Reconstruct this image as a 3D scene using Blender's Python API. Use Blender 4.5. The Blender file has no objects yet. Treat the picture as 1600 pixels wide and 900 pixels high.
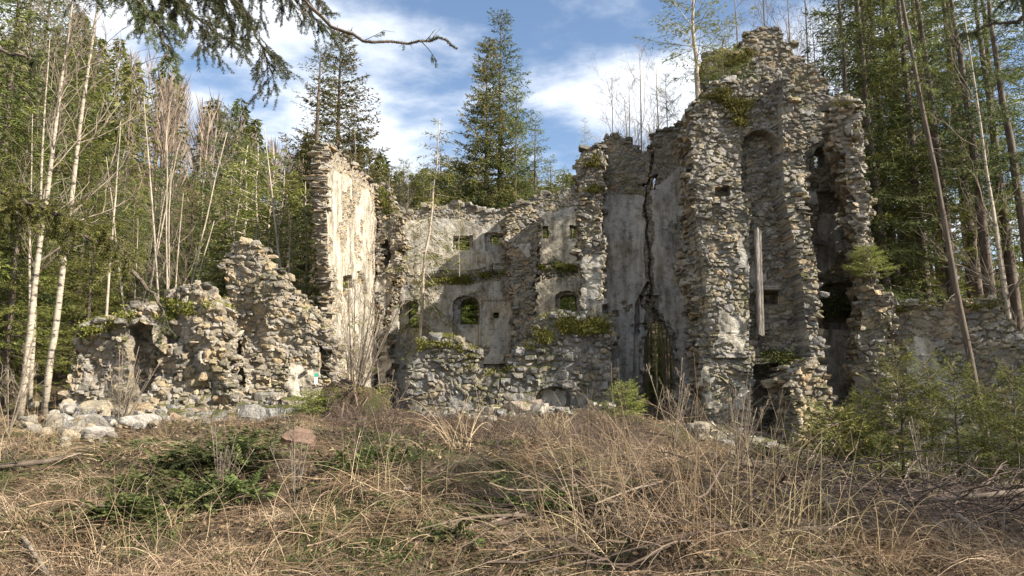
import bpy, math
import numpy as np
from mathutils import Vector
# ------------------------------------------------------------------ camera, sky, sun, exposure
SC = bpy.context.scene
COL = SC.collection
F = 1155.0; PITCH = math.radians(8.0); CAMZ = 1.6
cam_d = bpy.data.cameras.new('camera'); cam = bpy.data.objects.new('camera', cam_d); COL.objects.link(cam)
cam.location = (0, 0, CAMZ); cam.rotation_euler = (math.radians(90) + PITCH, 0, 0)
cam_d.sensor_width = 36; cam_d.lens = 36 * F / 1600; cam_d.clip_end = 3000; cam_d.clip_start = 0.05
SC.camera = cam
SUN_EL = math.radians(37); SUN_AZ = math.radians(112)      # azimuth clockwise from +Y
S = Vector((math.sin(SUN_AZ) * math.cos(SUN_EL), math.cos(SUN_AZ) * math.cos(SUN_EL), math.sin(SUN_EL)))
ld = bpy.data.lights.new('sun', 'SUN'); ld.energy = 5.0; ld.angle = math.radians(0.53); ld.color = (1.0, 0.93, 0.82)
lo = bpy.data.objects.new('sun', ld); COL.objects.link(lo); lo.rotation_euler = (-S).to_track_quat('-Z', 'Y').to_euler()
lo.location = (60, -40, 60)
W = bpy.data.worlds.new('World'); SC.world = W; W.use_nodes = True
wn, wl = W.node_tree.nodes, W.node_tree.links
wn.clear()
def N(nt, typ, **kw):
    n = nt.nodes.new(typ)
    for k, v in kw.items():
        if k in ('inp',):
            for a, b in v.items(): n.inputs[a].default_value = b
        else: setattr(n, k, v)
    return n
wt = W.node_tree
sky = N(wt, 'ShaderNodeTexSky', sky_type='NISHITA', sun_disc=False, sun_elevation=SUN_EL, sun_rotation=SUN_AZ, air_density=1.0, dust_density=0.6, ozone_density=1.5)
tc = N(wt, 'ShaderNodeTexCoord')
sep = N(wt, 'ShaderNodeSeparateXYZ'); wl.new(tc.outputs['Generated'], sep.inputs[0])
zc = N(wt, 'ShaderNodeMath', operation='ADD', inp={1: 0.25}); wl.new(sep.outputs[2], zc.inputs[0])
zc2 = N(wt, 'ShaderNodeMath', operation='MAXIMUM', inp={1: 0.08}); wl.new(zc.outputs[0], zc2.inputs[0])
dx = N(wt, 'ShaderNodeMath', operation='DIVIDE'); wl.new(sep.outputs[0], dx.inputs[0]); wl.new(zc2.outputs[0], dx.inputs[1])
dy = N(wt, 'ShaderNodeMath', operation='DIVIDE'); wl.new(sep.outputs[1], dy.inputs[0]); wl.new(zc2.outputs[0], dy.inputs[1])
cmb = N(wt, 'ShaderNodeCombineXYZ', inp={2: 0.0}); wl.new(dx.outputs[0], cmb.inputs[0]); wl.new(dy.outputs[0], cmb.inputs[1])
mp = N(wt, 'ShaderNodeMapping'); mp.inputs['Location'].default_value = (3.05, 1.1, 0); mp.inputs['Scale'].default_value = (1.0, 1.35, 1); wl.new(cmb.outputs[0], mp.inputs[0])
cn = N(wt, 'ShaderNodeTexNoise', inp={'Scale': 2.1, 'Detail': 8.0, 'Roughness': 0.55, 'Distortion': 0.1}); wl.new(mp.outputs[0], cn.inputs['Vector'])
cr = N(wt, 'ShaderNodeValToRGB'); cr.color_ramp.elements[0].position = 0.40; cr.color_ramp.elements[1].position = 0.62
cr.color_ramp.interpolation = 'EASE'
wl.new(cn.outputs[0], cr.inputs[0])
mixc = N(wt, 'ShaderNodeMix', data_type='RGBA'); mixc.inputs[7].default_value = (6.2, 6.5, 7.0, 1)
wl.new(cr.outputs[0], mixc.inputs[0]); wl.new(sky.outputs[0], mixc.inputs[6])
bg = N(wt, 'ShaderNodeBackground', inp={'Strength': 0.08}); wl.new(mixc.outputs[2], bg.inputs[0])
wo = N(wt, 'ShaderNodeOutputWorld'); wl.new(bg.outputs[0], wo.inputs[0])
SC.view_settings.view_transform = 'Standard'; SC.view_settings.look = 'None'
SC.view_settings.gamma = 1; SC.view_settings.use_curve_mapping = False
SC.view_settings.exposure = 1.34
SC.render.engine = 'CYCLES'
SC.cycles.use_denoising = True
SC.cycles.max_bounces = 5; SC.cycles.diffuse_bounces = 3; SC.cycles.transparent_max_bounces = 4
# ------------------------------------------------------------------ helpers
RNG = np.random.default_rng(7)
def ray(px, py):
    a = (np.asarray(px, float) - 800) / F; b = (450 - np.asarray(py, float)) / F
    cp, sp = math.cos(PITCH), math.sin(PITCH)
    return np.stack([a, cp - b * sp, sp + b * cp], -1)
def at(px, py, Y):
    d = ray(px, py); t = Y / d[..., 1]
    return np.stack([d[..., 0] * t, d[..., 1] * t, CAMZ + d[..., 2] * t], -1)
def h2(ix, iy, seed):
    x = (ix.astype(np.int64) * 374761393 + iy.astype(np.int64) * 668265263 + seed * 974634777) & 0xffffffff
    x = ((x ^ (x >> 13)) * 1274126177) & 0xffffffff
    return ((x ^ (x >> 16)) & 0xffff) / 65535.0
def vn(x, y, seed=0):
    x = np.asarray(x, float); y = np.asarray(y, float)
    x0 = np.floor(x); y0 = np.floor(y); fx = x - x0; fy = y - y0
    fx = fx * fx * (3 - 2 * fx); fy = fy * fy * (3 - 2 * fy)
    x0 = x0.astype(np.int64); y0 = y0.astype(np.int64)
    a = h2(x0, y0, seed); b = h2(x0 + 1, y0, seed); c = h2(x0, y0 + 1, seed); d = h2(x0 + 1, y0 + 1, seed)
    return (a * (1 - fx) + b * fx) * (1 - fy) + (c * (1 - fx) + d * fx) * fy
def fbm(x, y, seed=0, octv=4):
    s = 0; a = 1; t = 0
    for i in range(octv):
        s = s + a * vn(x * 2 ** i + 17.3 * i, y * 2 ** i + 5.1 * i, seed + i); t += a; a *= 0.5
    return s / t          # 0..1
def inpoly(x, y, poly):
    poly = np.asarray(poly, float); r = np.zeros(np.shape(x), bool); j = len(poly) - 1
    for i in range(len(poly)):
        xi, yi = poly[i]; xj, yj = poly[j]
        c = ((yi > y) != (yj > y)) & (x < (xj - xi) * (y - yi) / (yj - yi + 1e-12) + xi)
        r ^= c; j = i
    return r
def mesh_np(name, V, quads=None, tris=None, mats=(), midx=None, attr=None, smooth=False):
    me = bpy.data.meshes.new(name)
    V = np.ascontiguousarray(V, dtype=np.float32)
    me.vertices.add(len(V)); me.vertices.foreach_set('co', V.ravel())
    parts = []; tot = []
    if quads is not None and len(quads): parts.append(np.asarray(quads, np.int32).ravel()); tot.append(np.full(len(quads), 4, np.int32))
    if tris is not None and len(tris): parts.append(np.asarray(tris, np.int32).ravel()); tot.append(np.full(len(tris), 3, np.int32))
    idx = np.concatenate(parts); tot = np.concatenate(tot)
    me.loops.add(len(idx)); me.loops.foreach_set('vertex_index', idx)
    st = np.concatenate([[0], np.cumsum(tot)[:-1]]).astype(np.int32)
    me.polygons.add(len(tot)); me.polygons.foreach_set('loop_start', st)
    me.update(calc_edges=True)
    if midx is not None: me.polygons.foreach_set('material_index', np.asarray(midx, np.int32))
    me.polygons.foreach_set('use_smooth', np.full(len(tot), bool(smooth)))
    for m in mats: me.materials.append(m)
    if attr:
        for k, v in attr.items():
            a = me.attributes.new(k, 'FLOAT', 'FACE'); a.data.foreach_set('value', np.asarray(v, np.float32))
    return me
class MB:
    """collects vertex / face arrays into one mesh"""
    def __init__(s): s.V = []; s.Q = []; s.T = []; s.n = 0; s.qa = []; s.ta = []; s.qm = []; s.tm = []
    def add(s, V, Q=None, T=None, a=0.5, m=0):
        V = np.asarray(V, float).reshape(-1, 3)
        if Q is not None and len(Q):
            Q = np.asarray(Q); s.Q.append(Q + s.n); s.qa.append(np.broadcast_to(a, (len(Q),)).astype(float)); s.qm.append(np.full(len(Q), m))
        if T is not None and len(T):
            T = np.asarray(T); s.T.append(T + s.n); s.ta.append(np.broadcast_to(a, (len(T),)).astype(float)); s.tm.append(np.full(len(T), m))
        s.V.append(V); s.n += len(V)
    def mesh(s, name, mats, smooth=False):
        Q = np.concatenate(s.Q) if s.Q else None; T = np.concatenate(s.T) if s.T else None
        a = np.concatenate(s.qa + s.ta); m = np.concatenate(s.qm + s.tm)
        return mesh_np(name, np.concatenate(s.V), Q, T, mats, m, {'rnd': a}, smooth)
def link(name, data, parent=None, loc=None):
    o = bpy.data.objects.new(name, data); COL.objects.link(o)
    if parent is not None: o.parent = parent
    if loc is not None: o.location = loc
    return o
def tag(o, label, cat, group=None, kind=None):
    if label: o['label'] = label
    if cat: o['category'] = cat
    if group: o['group'] = group
    if kind: o['kind'] = kind
    return o
def thing(name, label, cat, loc=(0, 0, 0), group=None):
    o = bpy.data.objects.new(name, None); COL.objects.link(o); o.location = loc; o.empty_display_size = 0.3
    return tag(o, label, cat, group)
def dup(root, loc, rz=0.0, sc=1.0, label=None, group=None, tilt=(0, 0)):
    r = root.copy(); COL.objects.link(r); r.location = loc; r.rotation_euler = (tilt[0], tilt[1], rz)
    r.scale = (sc, sc, sc) if np.isscalar(sc) else sc
    if label: r['label'] = label
    if group: r['group'] = group
    for ch in root.children:
        c = ch.copy(); COL.objects.link(c); c.parent = r
        for g in ch.children:
            d = g.copy(); COL.objects.link(d); d.parent = c
    return r
def tube(mb, P, rad, sides=5, a=0.5, m=0, cap=True):
    P = np.asarray(P, float); n = len(P); rad = np.broadcast_to(rad, (n,)).astype(float)
    T = np.gradient(P, axis=0); T /= np.linalg.norm(T, axis=1, keepdims=True) + 1e-9
    up = np.array([0, 0, 1.0]) if abs(T[:, 2]).mean() < 0.85 else np.array([1.0, 0, 0])
    U = np.cross(T, up); U /= np.linalg.norm(U, axis=1, keepdims=True) + 1e-9
    Wv = np.cross(T, U)
    ang = np.arange(sides) * 2 * np.pi / sides
    V = P[:, None, :] + rad[:, None, None] * (np.cos(ang)[None, :, None] * U[:, None, :] + np.sin(ang)[None, :, None] * Wv[:, None, :])
    V = V.reshape(-1, 3)
    i = np.arange(n - 1)[:, None] * sides; k = np.arange(sides)[None, :]; k2 = (k + 1) % sides
    Q = np.stack([i + k, i + k2, i + sides + k2, i + sides + k], -1).reshape(-1, 4)
    T3 = None
    if cap and sides > 3:
        c = len(V); V = np.vstack([V, P[:1], P[-1:]]); b = (n - 1) * sides; kk = np.arange(sides); kk2 = (kk + 1) % sides
        T3 = np.vstack([np.stack([np.full(sides, c), kk2, kk], -1), np.stack([np.full(sides, c + 1), b + kk, b + kk2], -1)])
    mb.add(V, Q, T3, a, m)
def strips(mb, P, wv, a, m=0):
    """P (N,k,3) centre lines, wv (N,k,3) half-width vectors -> ribbon quads; a (N,)"""
    n, k, _ = P.shape
    V = np.stack([P - wv, P + wv], 2).reshape(-1, 3)          # n,k,2
    b = (np.arange(n) * k * 2)[:, None]; j = (np.arange(k - 1) * 2)[None, :]
    i = b + j
    Q = np.stack([i, i + 1, i + 3, i + 2], -1).reshape(-1, 4)
    mb.add(V, Q, None, np.repeat(a, k - 1), m)
def diamonds(mb, P, D, L, Wd, rng, a, m=0, upright=0.0):
    """leaf-like quads: base P, unit dir D, length L, width Wd"""
    n = len(P); r = rng.normal(size=(n, 3)); r[:, 2] *= (1 - upright)
    U = np.cross(D, r); U /= np.linalg.norm(U, axis=1, keepdims=True) + 1e-9
    L = np.broadcast_to(L, (n,))[:, None]; Wd = np.broadcast_to(Wd, (n,))[:, None]
    mid = P + D * L * 0.45
    V = np.stack([P, mid + U * Wd / 2, P + D * L, mid - U * Wd / 2], 1).reshape(-1, 3)
    Q = np.arange(n * 4).reshape(n, 4)
    mb.add(V, Q, None, a, m)
# ------------------------------------------------------------------ materials
def newmat(name):
    m = bpy.data.materials.new(name); m.use_nodes = True; nt = m.node_tree; nt.nodes.clear()
    out = N(nt, 'ShaderNodeOutputMaterial'); b = N(nt, 'ShaderNodeBsdfPrincipled'); b.inputs['Roughness'].default_value = 0.9
    b.inputs['Specular IOR Level'].default_value = 0.25
    nt.links.new(b.outputs[0], out.inputs[0]); return m, nt, b, out
def ramp(nt, src, stops, interp='LINEAR'):
    r = N(nt, 'ShaderNodeValToRGB'); e = r.color_ramp.elements; r.color_ramp.interpolation = interp
    while len(e) < len(stops): e.new(0.5)
    for el, (p, c) in zip(e, stops):
        el.position = p; el.color = (*c, 1) if len(c) == 3 else c
    nt.links.new(src, r.inputs[0]); return r.outputs[0]
def noise(nt, scale, detail=4, rough=0.55, vec=None, dist=0.0):
    n = N(nt, 'ShaderNodeTexNoise', inp={'Scale': scale, 'Detail': detail, 'Roughness': rough, 'Distortion': dist})
    if vec is None:
        g = N(nt, 'ShaderNodeNewGeometry'); vec = g.outputs['Position']
    nt.links.new(vec, n.inputs['Vector']); return n.outputs[0]
def mix(nt, fac, a, b, mode='MIX'):
    m = N(nt, 'ShaderNodeMix', data_type='RGBA', blend_type=mode)
    for s, v in ((0, fac), (6, a), (7, b)):
        if isinstance(v, (int, float)): m.inputs[s].default_value = v
        elif isinstance(v, tuple): m.inputs[s].default_value = (*v, 1)
        else: nt.links.new(v, m.inputs[s])
    return m.outputs[2]
def math_(nt, op, a, b=None):
    m = N(nt, 'ShaderNodeMath', operation=op)
    for s, v in ((0, a), (1, b)):
        if v is None: continue
        if isinstance(v, (int, float)): m.inputs[s].default_value = v
        else: nt.links.new(v, m.inputs[s])
    m.use_clamp = False
    return m.outputs[0]
def bump(nt, b, h, dist, strength=1.0):
    bp = N(nt, 'ShaderNodeBump', inp={'Strength': strength, 'Distance': dist}); nt.links.new(h, bp.inputs['Height'])
    nt.links.new(bp.outputs[0], b.inputs['Normal'])
G = lambda v, t=(1, 1, 1): (v * t[0], v * t[1], v * t[2])
def stone_mat(name, tint, moss=0.3, dark=1.0):
    m, nt, b, o = newmat(name)
    at_ = N(nt, 'ShaderNodeAttribute', attribute_name='rnd')
    r = at_.outputs['Fac']
    T = tint
    c = ramp(nt, r, [(0.0, G(.13 * dark, T)), (0.18, G(.20 * dark, T)), (0.35, (.29 * T[0] * dark, .26 * T[1] * dark, .20 * T[2] * dark)), (0.52, G(.27 * dark, (T[0] * .98, T[1] * .98, T[2] * 1.03))),
                     (0.7, G(.36 * dark, T)), (0.86, (.40 * T[0] * dark, .335 * T[1] * dark, .24 * T[2] * dark)), (0.95, (.30 * dark, .205 * dark, .145 * dark)), (1.0, G(.47 * dark, T))])
    n1 = noise(nt, 3.0, 6, .65); n2 = noise(nt, 22.0, 5, .7)
    c = mix(nt, 1.0, c, ramp(nt, n1, [(0.25, (.62, .62, .64)), (0.55, (1, 1, 1)), (0.8, (1.25, 1.2, 1.1))]), 'MULTIPLY')
    c = mix(nt, 1.0, c, ramp(nt, n2, [(0.3, (.6, .58, .56)), (0.55, (1, 1, 1)), (0.75, (1.3, 1.3, 1.28))]), 'MULTIPLY')
    # moss and lichen where the stone faces up
    g = N(nt, 'ShaderNodeNewGeometry'); sx = N(nt, 'ShaderNodeSeparateXYZ'); nt.links.new(g.outputs['Normal'], sx.inputs[0])
    nm = noise(nt, 1.1, 4, .6)
    f = math_(nt, 'ADD', math_(nt, 'MULTIPLY', sx.outputs[2], 0.35), nm)
    f = ramp(nt, f, [(0.78 - moss * .45, (0, 0, 0)), (0.92 - moss * .35, (1, 1, 1))])
    mc = ramp(nt, n2, [(0.3, (.035, .045, .012)), (0.7, (.13, .12, .035))])
    c = mix(nt, f, c, mc)
    nt.links.new(c, b.inputs['Base Color'])
    n3 = noise(nt, 9.0, 7, .72); bump(nt, b, n3, 0.10, 0.9)
    return m
def mortar_mat(name, col):
    m, nt, b, o = newmat(name)
    n1 = noise(nt, 2.0, 6, .65); n2 = noise(nt, 16.0, 6, .75)
    c = ramp(nt, n1, [(0.3, G(.55, col)), (0.5, G(.85, col)), (0.7, col)])
    c = mix(nt, 1.0, c, ramp(nt, n2, [(0.3, (.5, .48, .45)), (0.5, (1, 1, 1)), (0.75, (1.2, 1.2, 1.2))]), 'MULTIPLY')
    nt.links.new(c, b.inputs['Base Color']); bump(nt, b, n2, 0.12, 1.0); return m
def plaster_mat(name, col, grey=(.30, .29, .27)):
    m, nt, b, o = newmat(name)
    n1 = noise(nt, .7, 6, .62, dist=.6); n2 = noise(nt, 5.0, 7, .7); n3 = noise(nt, 30.0, 4, .7)
    mp = N(nt, 'ShaderNodeMapping'); mp.inputs['Scale'].default_value = (3.5, 3.5, .8)
    g = N(nt, 'ShaderNodeNewGeometry'); nt.links.new(g.outputs['Position'], mp.inputs[0])
    n4 = noise(nt, 1.0, 5, .65, vec=mp.outputs[0])
    c = mix(nt, ramp(nt, n1, [(0.42, (0, 0, 0)), (0.58, (1, 1, 1))]), col, grey)
    c = mix(nt, 1.0, c, ramp(nt, n2, [(0.32, (.48, .45, .40)), (0.48, (1, 1, 1)), (0.72, (1.18, 1.17, 1.14))]), 'MULTIPLY')
    c = mix(nt, 1.0, c, ramp(nt, n4, [(0.36, (.50, .47, .42)), (0.54, (1, 1, 1))]), 'MULTIPLY')
    nt.links.new(c, b.inputs['Base Color'])
    h = math_(nt, 'ADD', math_(nt, 'MULTIPLY', n2, 1.0), math_(nt, 'MULTIPLY', n3, .25)); bump(nt, b, h, 0.10, 0.9); return m
def leafy(name, stops, trans=0.3, nscale=0.8, rough=.75):
    m, nt, b, o = newmat(name)
    r = N(nt, 'ShaderNodeAttribute', attribute_name='rnd').outputs['Fac']
    oi = N(nt, 'ShaderNodeObjectInfo')
    c = ramp(nt, r, stops)
    hs = N(nt, 'ShaderNodeHueSaturation'); nt.links.new(c, hs.inputs['Color'])
    nt.links.new(math_(nt, 'ADD', math_(nt, 'MULTIPLY', oi.outputs['Random'], .45), .78), hs.inputs['Value'])
    nt.links.new(math_(nt, 'ADD', math_(nt, 'MULTIPLY', oi.outputs['Random'], .03), .485), hs.inputs['Hue'])
    nt.links.new(hs.outputs[0], b.inputs['Base Color']); b.inputs['Roughness'].default_value = rough
    t = N(nt, 'ShaderNodeBsdfTranslucent'); nt.links.new(hs.outputs[0], t.inputs[0])
    ms = N(nt, 'ShaderNodeMixShader', inp={0: trans}); nt.links.new(b.outputs[0], ms.inputs[1]); nt.links.new(t.outputs[0], ms.inputs[2])
    nt.links.new(ms.outputs[0], o.inputs[0]); return m
def bark(name, c1, c2, scale=8, patches=None):
    m, nt, b, o = newmat(name)
    tcx = N(nt, 'ShaderNodeTexCoord'); mp = N(nt, 'ShaderNodeMapping'); mp.inputs['Scale'].default_value = (scale, scale, scale * .35) if patches is None else (scale * .4, scale * .4, scale * 1.2)
    nt.links.new(tcx.outputs['Object'], mp.inputs[0])
    n = noise(nt, 1.0, 6, .7, vec=mp.outputs[0]); c = ramp(nt, n, [(0.32, c1), (0.62, c2)])
    if patches is not None: c = mix(nt, ramp(nt, noise(nt, 1.3, 4, .6, vec=mp.outputs[0]), [(.55, (0, 0, 0)), (.62, (1, 1, 1))]), c, patches)
    nt.links.new(c, b.inputs['Base Color']); bump(nt, b, n, .03, .8); return m
M = {}
M['stone'] = stone_mat('grey rubble stone', (1.0, .925, .80), .24, 1.08)
M['stone_warm'] = stone_mat('warm rubble stone', (1.05, .94, .77), .12, 1.12)
M['stone_shade'] = stone_mat('stone darkened for shade', (.95, .87, .74), .34, .86)  # darker tone paints the shade of the gable top into the stone
M['boulder'] = stone_mat('pale fallen stone', (1.06, .97, .82), -.4, 1.3)
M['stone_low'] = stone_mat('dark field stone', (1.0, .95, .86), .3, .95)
M['stone_pale'] = stone_mat('grey rounded field stone', (1.0, .96, .87), .2, 1.05)
M['mortar'] = mortar_mat('old lime mortar', (.38, .33, .25))
M['mortar_warm'] = mortar_mat('pale lime mortar', (.48, .41, .30))
M['plaster'] = plaster_mat('stained lime plaster', (.50, .45, .36), (.38, .36, .32))
M['plaster_warm'] = plaster_mat('pale lime plaster', (.58, .51, .40), (.42, .38, .31))
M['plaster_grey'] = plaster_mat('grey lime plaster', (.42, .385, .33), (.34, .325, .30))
M['moss'] = leafy('moss', [(0, (.05, .055, .012)), (.5, (.14, .135, .026)), (1, (.25, .22, .05))], .15)
M['needle'] = leafy('spruce needles', [(0, (.035, .042, .012)), (.45, (.10, .115, .026)), (.8, (.17, .18, .04)), (1, (.26, .26, .07))], .3)
M['needle_dark'] = leafy('dark spruce needles', [(0, (.025, .037, .014)), (.5, (.07, .09, .028)), (1, (.14, .16, .05))], .25)
M['needle_yellow'] = leafy('yellow green needles', [(0, (.06, .07, .015)), (.5, (.14, .15, .03)), (1, (.26, .26, .07))], .35)
M['needle_brown'] = leafy('brown tipped needles', [(0, (.035, .045, .016)), (.5, (.10, .11, .03)), (1, (.21, .15, .06))], .25)
M['painted_sunlit'] = leafy('fresh spruce needles', [(0, (.07, .10, .02)), (.5, (.17, .22, .04)), (1, (.30, .36, .09))], .35)  # brightened so trees behind the openings look sunlit; light is in the colour
M['green'] = leafy('green undergrowth leaves', [(0, (.022, .03, .008)), (.5, (.06, .075, .018)), (1, (.13, .15, .045))], .2)
M['straw'] = leafy('dry grass', [(0, (.05, .032, .018)), (.4, (.14, .092, .052)), (.75, (.33, .24, .13)), (1, (.58, .46, .29))], .2)
M['twig'] = leafy('dead twigs', [(0, (.06, .045, .035)), (.5, (.17, .125, .09)), (1, (.34, .27, .19))], .0)
M['litter'] = leafy('fallen leaves', [(0, (.06, .038, .02)), (.5, (.16, .11, .062)), (1, (.34, .25, .15))], .15)
M['bark'] = bark('spruce bark', (.055, .04, .03), (.16, .125, .095))
M['bark_pale'] = bark('pale bark', (.20, .165, .12), (.46, .39, .30))
M['birch'] = bark('birch bark', (.22, .18, .13), (.44, .38, .29), 7, (.06, .05, .04))
M['twigbark'] = bark('thin bare branches', (.12, .095, .07), (.26, .21, .155))
M['wood'] = bark('weathered grey beam wood', (.12, .10, .085), (.34, .30, .25), 6)
M['deadwood'] = bark('dead barkless wood', (.11, .09, .07), (.30, .25, .19))
# ------------------------------------------------------------------ ground
GC = [(0,905,6.5),(300,905,6.5),(600,905,6.5),(900,905,6.4),(1200,905,6.2),(1450,920,6),(1600,920,6),(-500,910,6.5),(2100,930,6),(0,1150,4),(800,1150,4),(1600,1150,4),(800,1500,1),(-500,1400,1),(2100,1400,1),
 (0,815,8.2),(250,800,8.2),(450,790,8.3),(700,800,8.2),(900,775,8.2),(1010,742,8.6),(1120,745,8.8),(1220,800,8.6),(1340,865,8),(1450,870,8),(1600,870,8),(-400,815,8.2),(2100,850,9),
 (0,735,10),(150,735,9.8),(330,712,10),(466,698,10.6),(600,705,10.4),(760,720,10.2),(900,735,10.2),(1050,742,10.4),(1180,775,10.6),(1320,815,11),(1500,805,11),(-400,730,10),(2100,800,12),
 (60,680,13),(250,668,13.5),(420,655,14),(560,655,14.2),(760,680,14),(950,685,14),(1100,680,14.5),(1200,742,15),(1320,770,15),(1480,775,15),
 (60,665,16),(200,655,17),(400,645,17.5),(560,640,17),(760,668,18),(950,668,18),(1100,660,18),(1200,728,18),(1300,748,18),(1480,750,17),(-300,655,17),
 (110,640,19),(350,632,20),(500,635,22),(600,655,25),(800,662,24),(1000,640,26),(1110,640,21),(1200,722,20.5),(1300,715,21),(1400,725,21),(1600,745,21),(2000,745,21),
 (600,652,31),(900,647,31),(0,600,25),(-300,560,30),(200,540,34),(1400,640,34),(1800,650,38),(750,600,40),(450,540,40),(1000,600,42),(-100,480,44)]
g3 = np.array([at(a, b, c) for a, b, c in GC])
gx0, gs = g3[:, :2], 10.0
def _tk(r2): return np.where(r2 > 0, r2 * np.log(r2 + 1e-12) * .5, 0)
_n = len(g3); _A = np.zeros((_n + 3, _n + 3)); _p = gx0 / gs
_A[:_n, :_n] = _tk(((_p[:, None] - _p[None]) ** 2).sum(-1)) + np.eye(_n) * .05
_A[:_n, _n] = 1; _A[:_n, _n + 1:] = _p; _A[_n, :_n] = 1; _A[_n + 1:, :_n] = _p.T
_w = np.linalg.solve(_A, np.concatenate([g3[:, 2], [0, 0, 0]]))
def ground_base(x, y):
    x = np.asarray(x, float); y = np.asarray(y, float); xs = x.ravel(); ys = np.clip(y.ravel(), -6, 48)
    xc = np.clip(xs, -26, 34)
    q = np.stack([xc, ys], -1) / gs; r = np.zeros(len(xs))
    for i in range(0, len(xs), 20000):
        qq = q[i:i + 20000]; r[i:i + 20000] = _tk(((qq[:, None] - _p[None]) ** 2).sum(-1)) @ _w[:_n] + _w[_n] + qq @ _w[_n + 1:]
    yy = y.ravel(); xx = x.ravel()
    px = 800 + xx / np.maximum(yy, 12) * F
    ridge = np.interp(px, [-600, 0, 100, 250, 400, 520, 620, 780, 900, 1100, 1300, 1600, 2200], [120, 215, 235, 270, 320, 365, 400, 415, 420, 470, 560, 600, 600])
    slope = np.tan(PITCH + np.arctan((450 - ridge) / F))
    far = CAMZ + np.clip(yy, 48, 125) * slope - np.maximum(yy - 125, 0) * .25
    t = np.clip((yy - 38) / 30.0, 0, 1); t = t * t * (3 - 2 * t)
    r = np.clip(r, -3, 12)
    return (r * (1 - t) + far * t).reshape(x.shape)
_GX = np.arange(-40, 50, .25); _GY = np.arange(-8, 60, .25)
_gg = ground_base(*np.meshgrid(_GX, _GY))
def gz(x, y, rough=True):
    x = np.asarray(x, float); y = np.asarray(y, float)
    fx = np.clip((x + 40) / .25, 0, len(_GX) - 1.001); fy = np.clip((y + 8) / .25, 0, len(_GY) - 1.001)
    ix = fx.astype(int); iy = fy.astype(int); fx = fx - ix; fy = fy - iy
    z = (_gg[iy, ix] * (1 - fx) + _gg[iy, ix + 1] * fx) * (1 - fy) + (_gg[iy + 1, ix] * (1 - fx) + _gg[iy + 1, ix + 1] * fx) * fy
    out = (y > 59) | (x < -39) | (x > 49)
    if np.any(out): z = np.where(out, ground_base(x, y), z)
    z = z - .14 * np.clip((y - 9) / 4, 0, 1) * np.clip((24 - y) / 3, 0, 1) + (fbm(x * .45, y * .45, 5, 3) - .5) * .7 * np.clip((y - 3) / 4, .2, 1) + (fbm(x * 1.5, y * 1.5, 9, 3) - .5) * .48
    return z
def G1(x, y): return float(gz(np.array([x]), np.array([y]))[0])
def grid(xs, ys, name, mat, zoff=0):
    X, Y = np.meshgrid(xs, ys); Z = gz(X, Y) + zoff
    V = np.stack([X, Y, Z], -1).reshape(-1, 3); nx = len(xs)
    i = (np.arange(len(ys) - 1)[:, None] * nx + np.arange(nx - 1)[None]).ravel()
    Q = np.stack([i, i + 1, i + nx + 1, i + nx], -1)
    return mesh_np(name, V, Q, None, [mat], None, None, True)
m, nt, b, o = newmat('forest floor litter')
n1 = noise(nt, 1.2, 5, .6); n2 = noise(nt, 14, 7, .75); n3 = noise(nt, 60, 4, .7)
c = ramp(nt, n2, [(.3, (.035, .024, .015)), (.5, (.10, .068, .042)), (.7, (.20, .14, .085))])
c = mix(nt, ramp(nt, n1, [(.5, (0, 0, 0)), (.66, (.8, .8, .8))]), c, ramp(nt, n3, [(.3, (.03, .045, .01)), (.7, (.10, .12, .03))]))
nt.links.new(c, b.inputs['Base Color']); bump(nt, b, n2, .12, 1.0); M['ground'] = m
xs = np.concatenate([np.linspace(-420, -42, 60), np.arange(-40, 44, .16), np.linspace(46, 420, 60)])
ys = np.concatenate([np.linspace(-60, -6, 20), np.arange(-5, 40, .16), np.linspace(41, 130, 90), np.linspace(135, 500, 20)])
tag(link('ground', grid(xs, ys, 'ground', M['ground'])), 'brown leaf littered ground rising to the ruin and forested hill', None, None, 'structure')

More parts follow.
